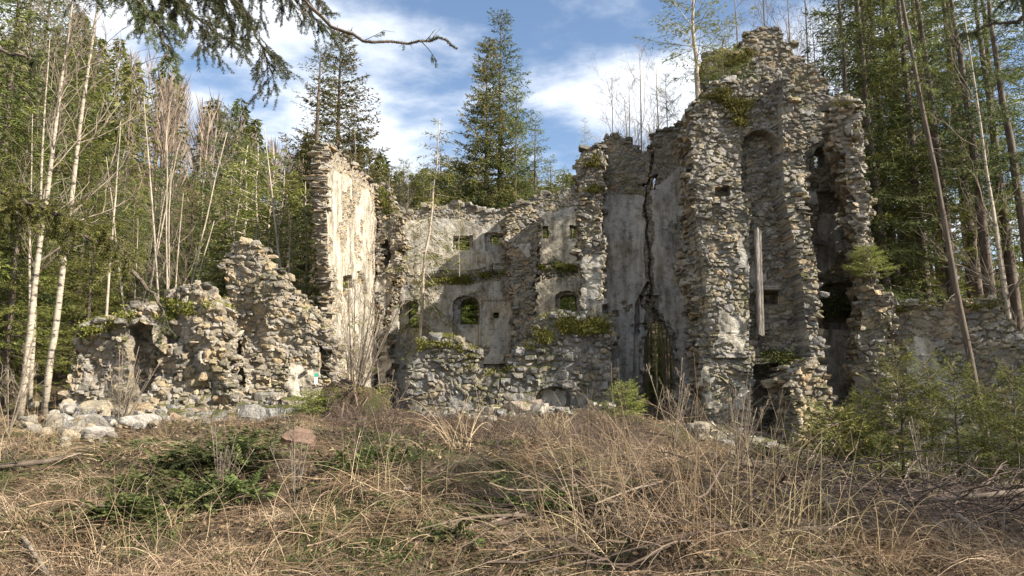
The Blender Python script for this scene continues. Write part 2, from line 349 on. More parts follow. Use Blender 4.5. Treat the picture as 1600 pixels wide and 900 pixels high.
# ------------------------------------------------------------------ masonry
def unit_block(k=3):
    """cube surface grid k cells a side, rounded"""
    pts = {}; V = []; Q = []
    def vid(p):
        key = tuple(np.round(p, 4))
        if key not in pts: pts[key] = len(V); V.append(p)
        return pts[key]
    for ax in range(3):
        for s in (-1, 1):
            for i in range(k):
                for j in range(k):
                    q = []
                    for a, b in ((i, j), (i + 1, j), (i + 1, j + 1), (i, j + 1)):
                        p = [0, 0, 0]; p[ax] = s; p[(ax + 1) % 3] = -1 + 2 * a / k; p[(ax + 2) % 3] = -1 + 2 * b / k; q.append(vid(p))
                    Q.append(q if s > 0 else q[::-1])
    V = np.array(V, float); n = np.linalg.norm(V, axis=1, keepdims=True)
    return V, np.array(Q), n
UB = unit_block(3); UB2 = unit_block(4)
def stones(mb, C, half, R_, rng, rnd, jit=.2, rounding=.35, m=0, unit=UB):
    """C (N,3) centres; half (N,3) half sizes along local axes; R_ (3,3) or (N,3,3) rows=local axes in world"""
    V, Q, n = unit; N_ = len(C); k = len(V)
    rr = np.clip(rng.normal(rounding, .14, N_), .05, .95)[:, None, None]
    base = V[None] * (1 - rr) + (V / n * 1.10)[None] * rr
    # taper and shear so blocks are irregular
    sh = rng.normal(0, .16, (N_, 3, 3)); sh[:, [0, 1, 2], [0, 1, 2]] = 1
    base = np.einsum('nkj,nji->nki', base, sh)
    base = base * (1 + rng.normal(0, .16, (N_, 1, 3)) * base[:, :, [2, 0, 1]])
    base = base + rng.normal(0, jit * .5, (N_, k, 3)) * np.array([.7, .8, .8])
    P = base * half[:, None, :]
    ax = rng.normal(0, .09, (N_, 3)); K = np.zeros((N_, 3, 3))
    K[:, 0, 1] = -ax[:, 2]; K[:, 1, 0] = ax[:, 2]; K[:, 0, 2] = ax[:, 1]; K[:, 2, 0] = -ax[:, 1]; K[:, 1, 2] = -ax[:, 0]; K[:, 2, 1] = ax[:, 0]
    P = P + np.einsum('nkj,nji->nki', P, K)
    P = np.einsum('nkj,ji->nki', P, R_) if R_.ndim == 2 else np.einsum('nkj,nji->nki', P, R_)
    P = P + C[:, None, :]
    QQ = (Q[None] + (np.arange(N_) * k)[:, None, None]).reshape(-1, 4)
    mb.add(P.reshape(-1, 3), QQ, None, np.repeat(rnd, len(Q)), m)
def vor(u, z, a, b, seed):
    uw = u + (fbm(u * 1.1, z * 1.1, seed + 61, 3) - .5) * .6 + (fbm(u * 7, z * 7, seed + 63, 2) - .5) * .05
    zw = z + (fbm(u * .7, z * .9, seed + 62, 3) - .5) * .45 + (fbm(u * 6 + 9, z * 7, seed + 64, 2) - .5) * .05
    F1 = np.full(u.shape, 9.0); F2 = np.full(u.shape, 9.0); I1 = np.zeros(u.shape); R1 = np.zeros(u.shape); TU = np.zeros(u.shape); TZ = np.zeros(u.shape)
    j0 = np.floor(zw / b).astype(np.int64)
    for dj in (-1, 0, 1):
        j = j0 + dj; off = h2(j, j * 0 + 3, seed)
        i0 = np.floor(uw / a - off).astype(np.int64)
        for di in (-2, -1, 0, 1, 2):
            i = i0 + di; r1 = h2(i, j, seed + 1); r2 = h2(i, j, seed + 2); r3 = h2(i, j, seed + 3); r4 = h2(i, j, seed + 4)
            us = (i + off + .5 + (r1 - .5) * .85) * a; zs = (j + .5 + (r2 - .5) * .7) * b
            du = (uw - us) / a; dz = (zw - zs) / b; d = (abs(du) ** 2.6 + abs(dz) ** 2.6) ** (1 / 2.6) / (.45 + 1.1 * r3)
            c = d < F1; F2 = np.where(c, F1, np.minimum(F2, d)); I1 = np.where(c, r4, I1); R1 = np.where(c, h2(i, j, seed + 5), R1); TU = np.where(c, du, TU); TZ = np.where(c, dz, TZ); F1 = np.where(c, d, F1)
    return F2 - F1, I1, R1, TU, TZ
class Wall:
    def __init__(s, name, label, A, B, T, outline, holes=(), niches=(), plaster=(), res=.04, rel=.05, sh=(.10, .22), asp=(1.2, 3.2),
                 prot=.06, edge=.18, warp=.12, smat='stone', mmat='mortar', pmat='plaster', pthr=.62, seed=1, rnd=.35, moss=(), cat='ruined wall', tier=.35, taper=0, edgerag=1.0, group=None, loose=.10, nwarp=.02, endpy=None):
        rng = np.random.default_rng(seed)
        A = np.array([at(A[0], 500, A[1])[0], A[1]]); B = np.array([at(B[0], 500, B[1])[0], B[1]])
        s.A = A; U = (B - A) / np.linalg.norm(B - A); s.U = U; Nn = np.array([U[1], -U[0]])
        if Nn @ (-(A + B) / 2) < 0: Nn = -Nn
        s.N = Nn
        o2 = np.array([s.uz(*p) for p in outline]); s.o2 = o2
        umin, zmin = o2.min(0) - .3; umax, zmax = o2.max(0) + .3; r = res
        nu = int((umax - umin) / r) + 1; nz = int((zmax - zmin) / r) + 1
        uc = umin + (np.arange(nu) + .5) * r; zc_ = zmin + (np.arange(nz) + .5) * r
        Uc, Zc = np.meshgrid(uc, zc_)
        def wr(u, z, w=warp):
            return u + (fbm(u * 1.6, z * 2.2, seed, 4) - .5) * w * 4, z + (fbm(u * 1.6 + 50, z * 1.6, seed + 3, 4) - .5) * w * 3
        H = [np.array([s.uz(*p) for p in h]) for h in holes]
        NI = [(np.array([s.uz(*p) for p in h]), d) for h, d in niches]
        PL = [np.array([s.uz(*p) for p in h]) for h in plaster]
        MO = [np.array([s.uz(*p) for p in h]) for h in moss]
        def inside(u, z):
            i = inpoly(*wr(u, z), o2)
            for h in H: i &= ~inpoly(*wr(u, z, .012), h)
            return i
        def plas(u, z):
            i = np.zeros(np.shape(u), bool)
            for h in PL: i |= inpoly(*wr(u, z, .10), h)
            return i & (fbm(u * .9 + 9, z * .9, seed + 11, 5) < pthr)
        def depth(u, z):
            d = (fbm(u * .55, z * .55, seed + 21, 3) - .5) * rel * 3 + (fbm(u * 3, z * 3, seed + 22, 3) - .5) * rel * .9
            if taper: d = d - taper * np.clip((zmin + 3.5 - z), 0, 9)
            for h, dd in NI: d = np.where(inpoly(*wr(u, z, nwarp), h), d + dd, d)
            return d
        s.inside, s.depth, s.plas = inside, depth, plas
        ins = inside(Uc, Zc)
        # core grid
        uv = umin + np.arange(nu + 1) * r; zv = zmin + np.arange(nz + 1) * r
        Uv, Zv = np.meshgrid(uv, zv); D = depth(Uv, Zv); Pm = plas(Uv, Zv)
        for h, dd in NI:
            pass
        fine = (fbm(Uv * 7, Zv * 7, seed + 31, 3) - .5)
        vb = (sh[0] + sh[1]) * .5 * .88; va = vb * (asp[0] + asp[1]) * .5 * .85
        Fd, Fi, Fr, Tu, Tz = vor(Uv, Zv, va, vb, seed)
        sm = np.clip(Fd / .30, 0, 1); sm = sm * sm * (3 - 2 * sm)
        hgt = sm * (.030 + Fr ** 2.5 * prot * 1.0) + sm * ((Fi - .5) * Tz * .05 + (Fr - .5) * Tu * .04)
        D = D + np.where(Pm, -.045 + fine * .02 - hgt * .12, .008 + fine * .05 - hgt)
        jx = (rng.random(Uv.shape) - .5) * r * .3; jz = (rng.random(Uv.shape) - .5) * r * .3
        def pos(u, z, d):
            return np.stack([A[0] + u * U[0] - d * Nn[0], A[1] + u * U[1] - d * Nn[1], z], -1)
        Lr = 4; VV = [pos(Uv + jx, Zv + jz, D)]
        for k in range(1, Lr + 1):
            t = k / Lr; jj = (rng.random(Uv.shape) - .5) * .10
            VV.append(pos(Uv + jx + jj, Zv + jz + (rng.random(Uv.shape) - .5) * .10, D * (1 - t) + (T) * t))
        nv = (nu + 1) * (nz + 1); VV = np.concatenate([v.reshape(-1, 3) for v in VV])
        vid = lambda i, j, k=0: k * nv + j * (nu + 1) + i
        J, I = np.nonzero(ins)
        qf = np.stack([vid(I, J), vid(I + 1, J), vid(I + 1, J + 1), vid(I, J + 1)], -1)
        qb = np.stack([vid(I, J, Lr), vid(I, J + 1, Lr), vid(I + 1, J + 1, Lr), vid(I + 1, J, Lr)], -1)
        pf = Pm[J, I] & Pm[J + 1, I] & Pm[J, I + 1] & Pm[J + 1, I + 1]
        pad = np.pad(ins, 1); sides = []; top_pts = []; end_pts = []
        for dj, di, (a, b_) in ((0, -1, ((0, 1), (0, 0))), (0, 1, ((1, 0), (1, 1))), (-1, 0, ((0, 0), (1, 0))), (1, 0, ((1, 1), (0, 1)))):
            nb = pad[1 + dj:1 + dj + nz, 1 + di:1 + di + nu]; jj, ii = np.nonzero(ins & ~nb)
            for k in range(Lr):
                sides.append(np.stack([vid(ii + a[0], jj + a[1], k), vid(ii + b_[0], jj + b_[1], k), vid(ii + b_[0], jj + b_[1], k + 1), vid(ii + a[0], jj + a[1], k + 1)], -1))
            if dj == 1: top_pts.append(np.stack([uc[ii], zc_[jj] + r / 2], -1))
            if di != 0: end_pts.append(np.stack([uc[ii] + di * r / 2, zc_[jj], np.full(len(ii), di)], -1))
        s.tops = np.concatenate(top_pts)
        mb = MB(); Q = np.concatenate([qb] + sides)
        fd = Fd[J, I][~pf]; fi = np.clip(Fi[J, I][~pf] * .8 + fbm(uc[I[~pf]] * .4, zc_[J[~pf]] * .4, seed + 51, 3) * .45 - .12, 0, 1); ql = qf[~pf]; st_ = fd > .085
        # compact
        def add_core(mbx, Q, m, a=.5):
            if len(Q):
                us, inv = np.unique(Q.ravel(), return_inverse=True); mbx.add(VV[us], inv.reshape(-1, 4), None, a, m)
        add_core(mb, Q, 1)
        if len(ql):
            us, inv = np.unique(ql.ravel(), return_inverse=True); inv = inv.reshape(-1, 4); nb0 = mb.n
            mb.add(VV[us], inv[st_], None, fi[st_], 0); mb.Q.append(inv[~st_] + nb0); mb.qa.append(np.full((~st_).sum(), .5)); mb.qm.append(np.full((~st_).sum(), 1))
        R_ = np.array([[U[0], U[1], 0], [-Nn[0], -Nn[1], 0], [0, 0, 1.0]])   # local axes: along, into wall, up
        # courses
        C = []; Hs = []
        z = zmin
        while z < zmax:
            h = rng.uniform(*sh) * .92; u = umin + rng.uniform(0, .3)
            while u < umax:
                w = h * rng.uniform(*asp) * (1.5 if rng.random() < .12 else 1); hh = h * rng.uniform(.75, 1.15)
                if rng.random() < .10: hh *= 1.6
                C.append((u + w / 2, z + h / 2 + rng.normal(0, h * .14), w, hh)); u += w * 1.02
            z += h * 1.0
        C = np.array(C)
        # slow waves break up ruled courses
        C[:, 1] += (fbm(C[:, 0] * .5, C[:, 1] * .3, seed + 41, 2) - .5) * .25
        inn = inside(C[:, 0], C[:, 1]); e = .10
        pl = plas(C[:, 0], C[:, 1]); keep = inn & (~pl | (rng.random(len(C)) < .015)) & (rng.random(len(C)) < loose); C0 = C[keep]; plk = pl[keep]
        n = len(C0); dep = depth(C0[:, 0], C0[:, 1])
        prot_ = prot * .55; p = np.clip(rng.normal(prot_ * .3, prot_, n), -prot_, prot_ * 2.5); p = np.where(rng.random(n) < .04, p + prot * 1.2, p)
        p = np.where(plk, .0, p)
        hd = np.full(n, .13) + rng.uniform(0, .08, n)
        dd = dep + hd - p
        near = np.zeros(n)
        CC = pos(C0[:, 0], C0[:, 1], dd)
        half = np.stack([C0[:, 2] * .44, hd, C0[:, 3] * .43], -1)
        rv = rng.random(n) * .75 + fbm(C0[:, 0] * .4, C0[:, 1] * .4, seed + 51, 3) * .5 - .12
        stones(mb, CC, half, R_, rng, np.clip(rv, 0, 1), .16, rnd)
        # torn ends and jambs: stones across the thickness
        E = np.concatenate(end_pts)
        if len(E):
            E = E[rng.random(len(E)) < min(1, r / ((sh[0] + sh[1]) / 2) * 1.9)]
            if endpy: E = E[(E[:, 1] > s.uz(outline[1][0], endpy)[1]) | (rng.random(len(E)) < .3)]
            hole_side = np.zeros(len(E), bool)
            for h in H: hole_side |= (np.abs(E[:, 0] - np.clip(E[:, 0], h[:, 0].min(), h[:, 0].max())) < .15) & (E[:, 1] > h[:, 1].min() - .1) & (E[:, 1] < h[:, 1].max() + .1)
            for k in range(max(2, int(T / .35))):
                q = E[rng.random(len(E)) < .85]; hs = hole_side[:len(q)] * 0
                hsd = np.zeros(len(q), bool)
                for h in H: hsd |= (np.abs(q[:, 0] - np.clip(q[:, 0], h[:, 0].min(), h[:, 0].max())) < .15) & (q[:, 1] > h[:, 1].min() - .1) & (q[:, 1] < h[:, 1].max() + .1)
                nn = len(q); d0 = depth(q[:, 0], q[:, 1]); t = (k + rng.uniform(.1, .9, nn)) / max(2, int(T / .35))
                w = rng.uniform(.06, .17, nn); hh = rng.uniform(*sh, nn) * .42
                out = np.where(hsd, rng.uniform(-.10, -.04, nn), rng.normal(-.04, edge * .34, nn)) * 1.0
                w = np.where(hsd, .06, w)
                uu = q[:, 0] + q[:, 2] * (out - w * .45 + .02)
                cc = pos(uu, q[:, 1] + rng.normal(0, .03, nn), d0 * (1 - t) + T * t)
                stones(mb, cc, np.stack([w, rng.uniform(.10, .20, nn), hh * .95], -1), R_, rng, np.clip(rng.random(nn) * .9, 0, 1), .17, rnd)
        # loose top courses
        tp = s.tops; tp = tp[rng.random(len(tp)) < min(1, r / .22 * 1.0)]
        tmask = np.zeros(len(tp), bool)
        for h in H: tmask |= (tp[:, 1] < h[:, 1].max()) & (tp[:, 0] > h[:, 0].min() - .1) & (tp[:, 0] < h[:, 0].max() + .1)
        tp = tp[~tmask]
        for k in range(max(2, int(T / .3))):
            nn = len(tp)
            if nn == 0: break
            t = (k + rng.uniform(0, 1, nn)) / max(2, int(T / .3)); d0 = depth(tp[:, 0], tp[:, 1])
            hh = rng.uniform(*sh, nn) * .55
            cc = pos(tp[:, 0] + rng.normal(0, .1, nn), tp[:, 1] + rng.normal(-.04, tier * .13, nn), d0 * (1 - t) + T * t)
            stones(mb, cc, np.stack([rng.uniform(.08, .20, nn), rng.uniform(.08, .2, nn), hh], -1), R_, rng, np.clip(rng.random(nn) * .9, 0, 1), .17, rnd)
        mid = (A + B) / 2; base = (float(A[0] + U[0] * (o2[:, 0].mean())), float(A[1] + U[1] * o2[:, 0].mean()), float(zmin + .3))
        root = thing(name, label, cat, base, group); s.root = root; s.base = np.array(base)
        def place(nm, me):
            ob = link(nm, me, root); ob.matrix_parent_inverse.translation = Vector([-v for v in base]); return ob
        s.place = place
        place('masonry', mb.mesh(name, [M[smat], M[mmat]]))
        cu = uc[I]; cz = zc_[J]; left_ = pf.copy()
        for h in PL:        # each coat of plaster is its own part
            k_ = left_ & inpoly(*wr(cu, cz, .10), h); left_ &= ~k_
            if h is PL[-1]: k_ = k_ | left_
            if k_.sum() < 30: continue
            us, inv = np.unique(qf[k_].ravel(), return_inverse=True)
            place('plaster', mesh_np(name + '_plaster', VV[us], inv.reshape(-1, 4), None, [M[pmat]], None, {'rnd': np.full(int(k_.sum()), .5)}, False))
        # moss cushions
        if MO:
            mm = MB(); rng2 = np.random.default_rng(seed + 77)
            for h in MO:
                lo_, hi_ = h.min(0), h.max(0); area = (hi_ - lo_).prod(); n = int(area * 480) + 60
                u = rng2.uniform(lo_[0], hi_[0], n); z = rng2.uniform(lo_[1], hi_[1], n); k = inpoly(*wr(u, z, .12), h) & inside(u, z - .06) & (fbm(u * 2.2, z * 3, seed + 88, 3) > .44); u = u[k]; z = z[k]
                if len(u) == 0: continue
                ok = ~inside(u, z + .18)
                d = np.where(ok, rng2.uniform(-.05, T, len(u)), depth(u, z) - .02)
                cpt = pos(u, z, d); tuft(mm, cpt, rng2, 26, .07, .022, .09)
            if mm.n: place('moss', mm.mesh(name + '_moss', [M['moss']]))
    def uz(s, px, py):
        d = ray(px, py)          # cam + t d on plane
        Nn = s.N; den = d[0] * Nn[0] + d[1] * Nn[1]; t = (s.A @ Nn) / den
        P = np.array([d[0] * t, d[1] * t]); return np.array([(P - s.A) @ s.U, CAMZ + d[2] * t])
    def w(s, px, py, out=0.0):
        u, z = s.uz(px, py); return np.array([s.A[0] + u * s.U[0] + out * s.N[0], s.A[1] + u * s.U[1] + out * s.N[1], z])
def tuft(mb, P, rng, k, L, Wd, spread, m=0, lo=0, hi=1):
    n = len(P); PP = np.repeat(P, k, 0) + rng.normal(0, 1, (n * k, 3)) * np.array([spread, spread, spread * .45])
    D = rng.normal(0, 1, (n * k, 3)) * .7; D[:, 2] = abs(D[:, 2]) + .3; D /= np.linalg.norm(D, axis=1, keepdims=True)
    a = np.repeat(rng.random(n) * .6, k) + rng.random(n * k) * .4
    diamonds(mb, PP, D, rng.uniform(.6, 1.4, n * k) * L, Wd * rng.uniform(.7, 1.5, n * k), rng, lo + a * (hi - lo), m)

rect = lambda a, b, c, d: [(a, b), (c, b), (c, d), (a, d)]
def arch(x0, x1, yt, yb, k=7, rise=None):
    rise = rise if rise else (x1 - x0) * .3
    return [(x1, yb), (x0, yb)] + [(x0 + (x1 - x0) * (1 - math.cos(math.pi * i / k)) / 2, yt + rise - rise * math.sin(math.pi * i / k)) for i in range(k + 1)]
# --- back wall with windows
back = Wall('window_wall', 'long back wall of the ruin with two rows of windows, part sunlit plaster', (590, 31), (925, 31), .9,
 [(588, 690), (588, 300), (600, 306), (618, 320), (640, 330), (648, 322), (690, 320), (708, 316), (712, 314), (745, 318), (770, 328), (800, 322), (830, 312), (846, 302), (862, 300), (880, 296), (892, 288), (912, 288), (925, 280), (925, 690)],
 holes=[arch(637, 654, 471, 512), arch(719, 746, 465, 506), rect(770, 488, 779, 497), arch(876, 902, 458, 494), rect(711, 367, 733, 388), rect(766, 364, 788, 378), rect(848, 350, 858, 371), rect(890, 350, 905, 371)],
 niches=[(arch(622, 652, 470, 552), .35), (arch(708, 748, 463, 590), .35), (rect(752, 470, 792, 540), .05), (arch(868, 904, 455, 505), .3), ([(600, 300), (930, 270), (930, 412), (835, 415), (792, 425), (740, 430), (620, 447), (600, 440)], .32),
   (rect(706, 366, 738, 389), .2), (rect(758, 362, 792, 390), .2), (rect(650, 545, 930, 690), -.1), (rect(755, 570, 800, 690), .3)],
 plaster=[[(590, 430), (640, 450), (800, 440), (910, 430), (925, 440), (925, 560), (590, 690)], [(620, 340), (700, 340), (790, 350), (790, 410), (640, 430), (620, 400)], [(840, 330), (900, 320), (905, 410), (842, 410)]],
 res=.04, rel=.06, sh=(.08, .20), prot=.035, pmat='plaster', smat='stone', pthr=.70, seed=11, moss=[[(640, 440), (790, 426), (790, 436), (640, 452)], [(838, 412), (905, 408), (905, 422), (838, 424)]])
# ledge plants are built with the vegetation further down
# --- cross wall stub on the back wall
stub = Wall('wall_stub', 'ragged upright stump of a broken cross wall between the two back rooms', (788, 29.9), (842, 29.9), 1.3,
 [(792, 690), (798, 560), (803, 500), (800, 450), (794, 400), (789, 372), (793, 345), (800, 326), (815, 318), (834, 322), (839, 350), (838, 400), (834, 450), (838, 500), (840, 560), (850, 690)],
 plaster=[[(803, 380), (830, 380), (836, 560), (803, 560)]], res=.04, rel=.15, sh=(.09, .2), prot=.07, edge=.2, pthr=.42, seed=12, pmat='plaster_grey')
stub2 = Wall('wall_stub', 'narrow torn wall end with a hollow beside the sunlit plaster gable', (588, 29.6), (628, 29.6), 1.5,
 [(592, 690), (590, 288), (598, 292), (606, 312), (616, 335), (624, 362), (628, 388), (620, 400), (622, 412), (616, 440), (606, 462), (603, 500), (606, 560), (604, 600), (606, 690)],
 niches=[([(596, 380), (606, 375), (612, 400), (604, 420), (596, 410)], .6)],
 plaster=[[(590, 430), (612, 440), (604, 690), (590, 690)]], res=.04, rel=.18, sh=(.09, .2), prot=.1, edge=.22, pthr=.7, seed=13, smat='stone_warm', mmat='mortar_warm', pmat='plaster_warm', moss=[[(590, 286), (606, 300), (618, 340), (606, 345), (592, 320)]])
# --- sunlit plaster gable seen along its length
lw = Wall('gable_wall', 'tall sunlit pale plaster wall with sloping top and a small dark hole', (503, 21.5), (594, 31), .30,
 [(508, 680), (512, 600), (514, 545), (513, 500), (516, 455), (511, 410), (509, 372), (507, 325), (505, 290), (505, 262), (508, 242), (512, 232), (522, 231), (534, 240), (548, 254), (560, 264), (572, 276), (584, 292), (587, 340), (590, 400), (594, 470), (600, 680)],
 niches=[([(533, 432), (548, 430), (550, 450), (542, 456), (539, 470), (533, 462)], .7), ([(557, 424), (563, 424), (563, 444), (557, 444)], .1)],
 plaster=[[(506, 300), (530, 300), (560, 320), (590, 350), (596, 680), (500, 680)], [(505, 262), (540, 272), (575, 300), (590, 350), (506, 330)]], res=.04, rel=.035, sh=(.05, .13), prot=.03, edge=.05, endpy=335, pthr=.60, seed=14, smat='stone_warm', mmat='mortar_warm', pmat='plaster_warm', warp=.05)
# --- inner low wall
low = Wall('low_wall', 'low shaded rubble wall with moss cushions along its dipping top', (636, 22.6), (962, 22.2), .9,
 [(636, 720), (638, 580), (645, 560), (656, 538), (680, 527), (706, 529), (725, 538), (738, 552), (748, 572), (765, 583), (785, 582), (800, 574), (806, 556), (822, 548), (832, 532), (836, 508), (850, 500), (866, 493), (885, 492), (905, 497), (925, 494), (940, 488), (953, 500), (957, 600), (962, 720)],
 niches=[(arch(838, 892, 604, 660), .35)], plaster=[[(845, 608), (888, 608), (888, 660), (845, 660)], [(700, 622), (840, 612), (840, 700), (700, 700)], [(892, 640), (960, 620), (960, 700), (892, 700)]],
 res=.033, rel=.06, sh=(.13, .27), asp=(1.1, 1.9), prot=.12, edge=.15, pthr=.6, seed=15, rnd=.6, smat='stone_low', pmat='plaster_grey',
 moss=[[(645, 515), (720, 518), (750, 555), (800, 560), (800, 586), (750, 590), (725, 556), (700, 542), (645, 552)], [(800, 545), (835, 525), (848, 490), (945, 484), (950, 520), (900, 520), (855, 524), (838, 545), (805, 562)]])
# --- side pier
pier = Wall('wall_pier', 'slender broken wall end with pale plaster foot at the right of the window wall', (900, 26.2), (944, 26.0), 3.2,
 [(908, 720), (911, 500), (909, 420), (903, 360), (906, 320), (903, 280), (906, 250), (916, 232), (930, 226), (938, 240), (940, 300), (942, 400), (944, 500), (946, 720)],
 plaster=[[(909, 400), (944, 395), (946, 700), (905, 700)]], res=.033, rel=.10, sh=(.08, .19), prot=.08, edge=.12, pthr=.75, seed=16, pmat='plaster', moss=[[(905, 248), (935, 248), (935, 262), (905, 262)], [(905, 290), (935, 290), (935, 302), (905, 302)]])
# --- cracked wall
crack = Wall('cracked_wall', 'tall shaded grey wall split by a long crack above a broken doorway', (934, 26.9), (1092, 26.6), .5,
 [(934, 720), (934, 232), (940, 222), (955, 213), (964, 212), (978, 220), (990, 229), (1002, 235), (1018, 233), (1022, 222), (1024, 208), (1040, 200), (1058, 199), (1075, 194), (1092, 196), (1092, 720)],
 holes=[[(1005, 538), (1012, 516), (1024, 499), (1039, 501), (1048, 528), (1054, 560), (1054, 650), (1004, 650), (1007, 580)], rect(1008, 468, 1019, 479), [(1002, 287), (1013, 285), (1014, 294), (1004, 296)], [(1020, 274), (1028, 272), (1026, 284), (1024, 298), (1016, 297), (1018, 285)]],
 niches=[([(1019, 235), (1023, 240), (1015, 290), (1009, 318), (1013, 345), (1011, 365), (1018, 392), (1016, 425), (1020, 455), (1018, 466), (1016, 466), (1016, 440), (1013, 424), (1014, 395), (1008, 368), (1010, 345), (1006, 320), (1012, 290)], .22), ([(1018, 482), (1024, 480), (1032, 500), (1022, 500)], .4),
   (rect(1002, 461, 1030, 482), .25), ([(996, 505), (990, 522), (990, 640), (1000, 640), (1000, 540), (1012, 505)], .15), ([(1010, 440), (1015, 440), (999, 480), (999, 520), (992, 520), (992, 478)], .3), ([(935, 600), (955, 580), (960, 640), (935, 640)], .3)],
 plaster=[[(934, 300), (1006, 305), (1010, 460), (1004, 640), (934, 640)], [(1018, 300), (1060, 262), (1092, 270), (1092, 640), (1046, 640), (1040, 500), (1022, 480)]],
 res=.036, rel=.03, sh=(.07, .18), prot=.03, pthr=.72, seed=17, pmat='plaster_grey', smat='stone_shade')
# --- gable behind the tower front, down to the dim recess
gab = Wall('gable_wall', 'highest wall, a stepped stone gable darkened for shade, with shaded recess below it', (1098, 25.2), (1345, 24.8), .9,
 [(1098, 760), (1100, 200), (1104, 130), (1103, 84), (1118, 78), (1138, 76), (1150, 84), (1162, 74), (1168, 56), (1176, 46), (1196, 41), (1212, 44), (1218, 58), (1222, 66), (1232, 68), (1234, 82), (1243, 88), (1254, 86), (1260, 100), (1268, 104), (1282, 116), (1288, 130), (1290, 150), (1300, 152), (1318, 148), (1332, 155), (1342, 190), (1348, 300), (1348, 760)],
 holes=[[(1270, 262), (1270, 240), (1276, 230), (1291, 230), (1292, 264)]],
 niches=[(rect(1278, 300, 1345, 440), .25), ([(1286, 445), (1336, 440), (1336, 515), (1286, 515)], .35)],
 plaster=[[(1286, 505), (1336, 500), (1338, 700), (1286, 700)], [(1250, 170), (1278, 180), (1276, 330), (1250, 330)], [(1280, 330), (1330, 330), (1330, 430), (1280, 430)]], res=.033, rel=.05, sh=(.09, .22), prot=.06, edge=.2, pthr=.58, seed=18, smat='stone_shade', pmat='plaster_grey',
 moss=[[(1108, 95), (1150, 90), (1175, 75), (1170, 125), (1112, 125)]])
# --- tower front
tow = Wall('tower_front', 'tall ragged rubble front with blocked arch, timber slot and lit torn pier', (1072, 21), (1285, 20.8), 1.6,
 [(1088, 760), (1096, 640), (1092, 600), (1096, 560), (1090, 520), (1093, 470), (1083, 430), (1070, 408), (1078, 385), (1090, 350), (1086, 320), (1082, 280), (1078, 240), (1072, 205), (1082, 192), (1084, 172), (1098, 158), (1103, 138), (1116, 126), (1134, 122), (1150, 126), (1168, 120), (1190, 126), (1206, 120), (1222, 128), (1234, 150), (1240, 175), (1248, 200), (1250, 250), (1252, 300), (1258, 350), (1266, 400), (1270, 450), (1276, 500), (1278, 550), (1288, 580), (1290, 760)],
 niches=[(arch(1160, 1213, 203, 300, rise=22), .38), ([(1174, 340), (1176, 300), (1213, 300), (1226, 340), (1240, 420), (1250, 500), (1256, 560), (1180, 560), (1174, 530)], .42), (rect(1193, 452, 1222, 472), .5), (rect(1172, 355, 1192, 530), .1),
   ([(1118, 292), (1141, 290), (1141, 306), (1118, 306)], .35), ([(1176, 570), (1236, 566), (1236, 760), (1176, 760)], .75),
   ([(1216, 130), (1260, 130), (1256, 300), (1262, 380), (1272, 450), (1290, 560), (1260, 560), (1250, 500), (1240, 420), (1226, 340), (1218, 300)], -.35),
   ([(1070, 300), (1090, 360), (1100, 420), (1105, 520), (1080, 520), (1060, 400)], .35), ([(1085, 380), (1150, 350), (1170, 420), (1168, 560), (1110, 560)], -.12)],
 plaster=[[(1178, 350), (1225, 350), (1250, 500), (1250, 560), (1180, 560)], [(1150, 380), (1176, 340), (1176, 560), (1150, 560)], [(1080, 560), (1170, 560), (1170, 640), (1100, 640)], [(1120, 480), (1160, 470), (1165, 560), (1110, 560)]],
 res=.03, rel=.12, sh=(.07, .19), asp=(1.2, 3.2), prot=.09, edge=.22, pthr=.53, seed=19, smat='stone', mmat='mortar', pmat='plaster',
 moss=[[(1090, 150), (1130, 140), (1150, 150), (1100, 170)], [(1120, 155), (1175, 160), (1160, 200), (1130, 180)], [(1195, 550), (1250, 545), (1250, 575), (1195, 580)]])
# --- lower pier, nearest
lp = Wall('wall_pier', 'broad flaring rubble foot of the tower, brightly lit flat stones', (1228, 19.6), (1312, 19.6), 1.6,
 [(1238, 780), (1236, 690), (1240, 640), (1236, 600), (1244, 575), (1262, 560), (1278, 556), (1288, 575), (1292, 600), (1302, 640), (1304, 680), (1306, 780)],
 plaster=[], res=.033, rel=.16, sh=(.07, .18), asp=(1.4, 4), prot=.11, edge=.22, seed=20, smat='stone_warm', mmat='mortar')
# --- right pier and low right wall
rp = Wall('wall_pier', 'saw-edged rubble pier right of the dim recess, lit on its torn edge', (1300, 21.8), (1390, 21.2), 3.6,
 [(1330, 780), (1332, 640), (1336, 560), (1338, 500), (1342, 440), (1336, 380), (1328, 320), (1318, 260), (1306, 220), (1300, 180), (1302, 158), (1318, 149), (1332, 156), (1334, 200), (1340, 235), (1344, 280), (1351, 320), (1352, 360), (1358, 400), (1366, 430), (1380, 455), (1390, 480), (1392, 600), (1396, 780)],
 res=.033, rel=.15, sh=(.09, .22), prot=.11, edge=.25, seed=21, smat='stone', moss=[[(1300, 148), (1334, 148), (1334, 165), (1300, 165)]])
rl = Wall('low_wall', 'brown rubble boundary wall behind the young spruces, moss on its level top', (1378, 22), (1640, 20.5), .8,
 [(1376, 800), (1378, 474), (1400, 472), (1430, 476), (1470, 480), (1492, 474), (1520, 470), (1556, 470), (1562, 492), (1590, 520), (1640, 540), (1640, 800)],
 plaster=[[(1400, 520), (1500, 530), (1500, 800), (1400, 800)]], res=.04, rel=.1, sh=(.10, .25), prot=.09, edge=.2, seed=22, smat='stone', pthr=.42, moss=[[(1380, 468), (1560, 466), (1560, 484), (1380, 486)]])
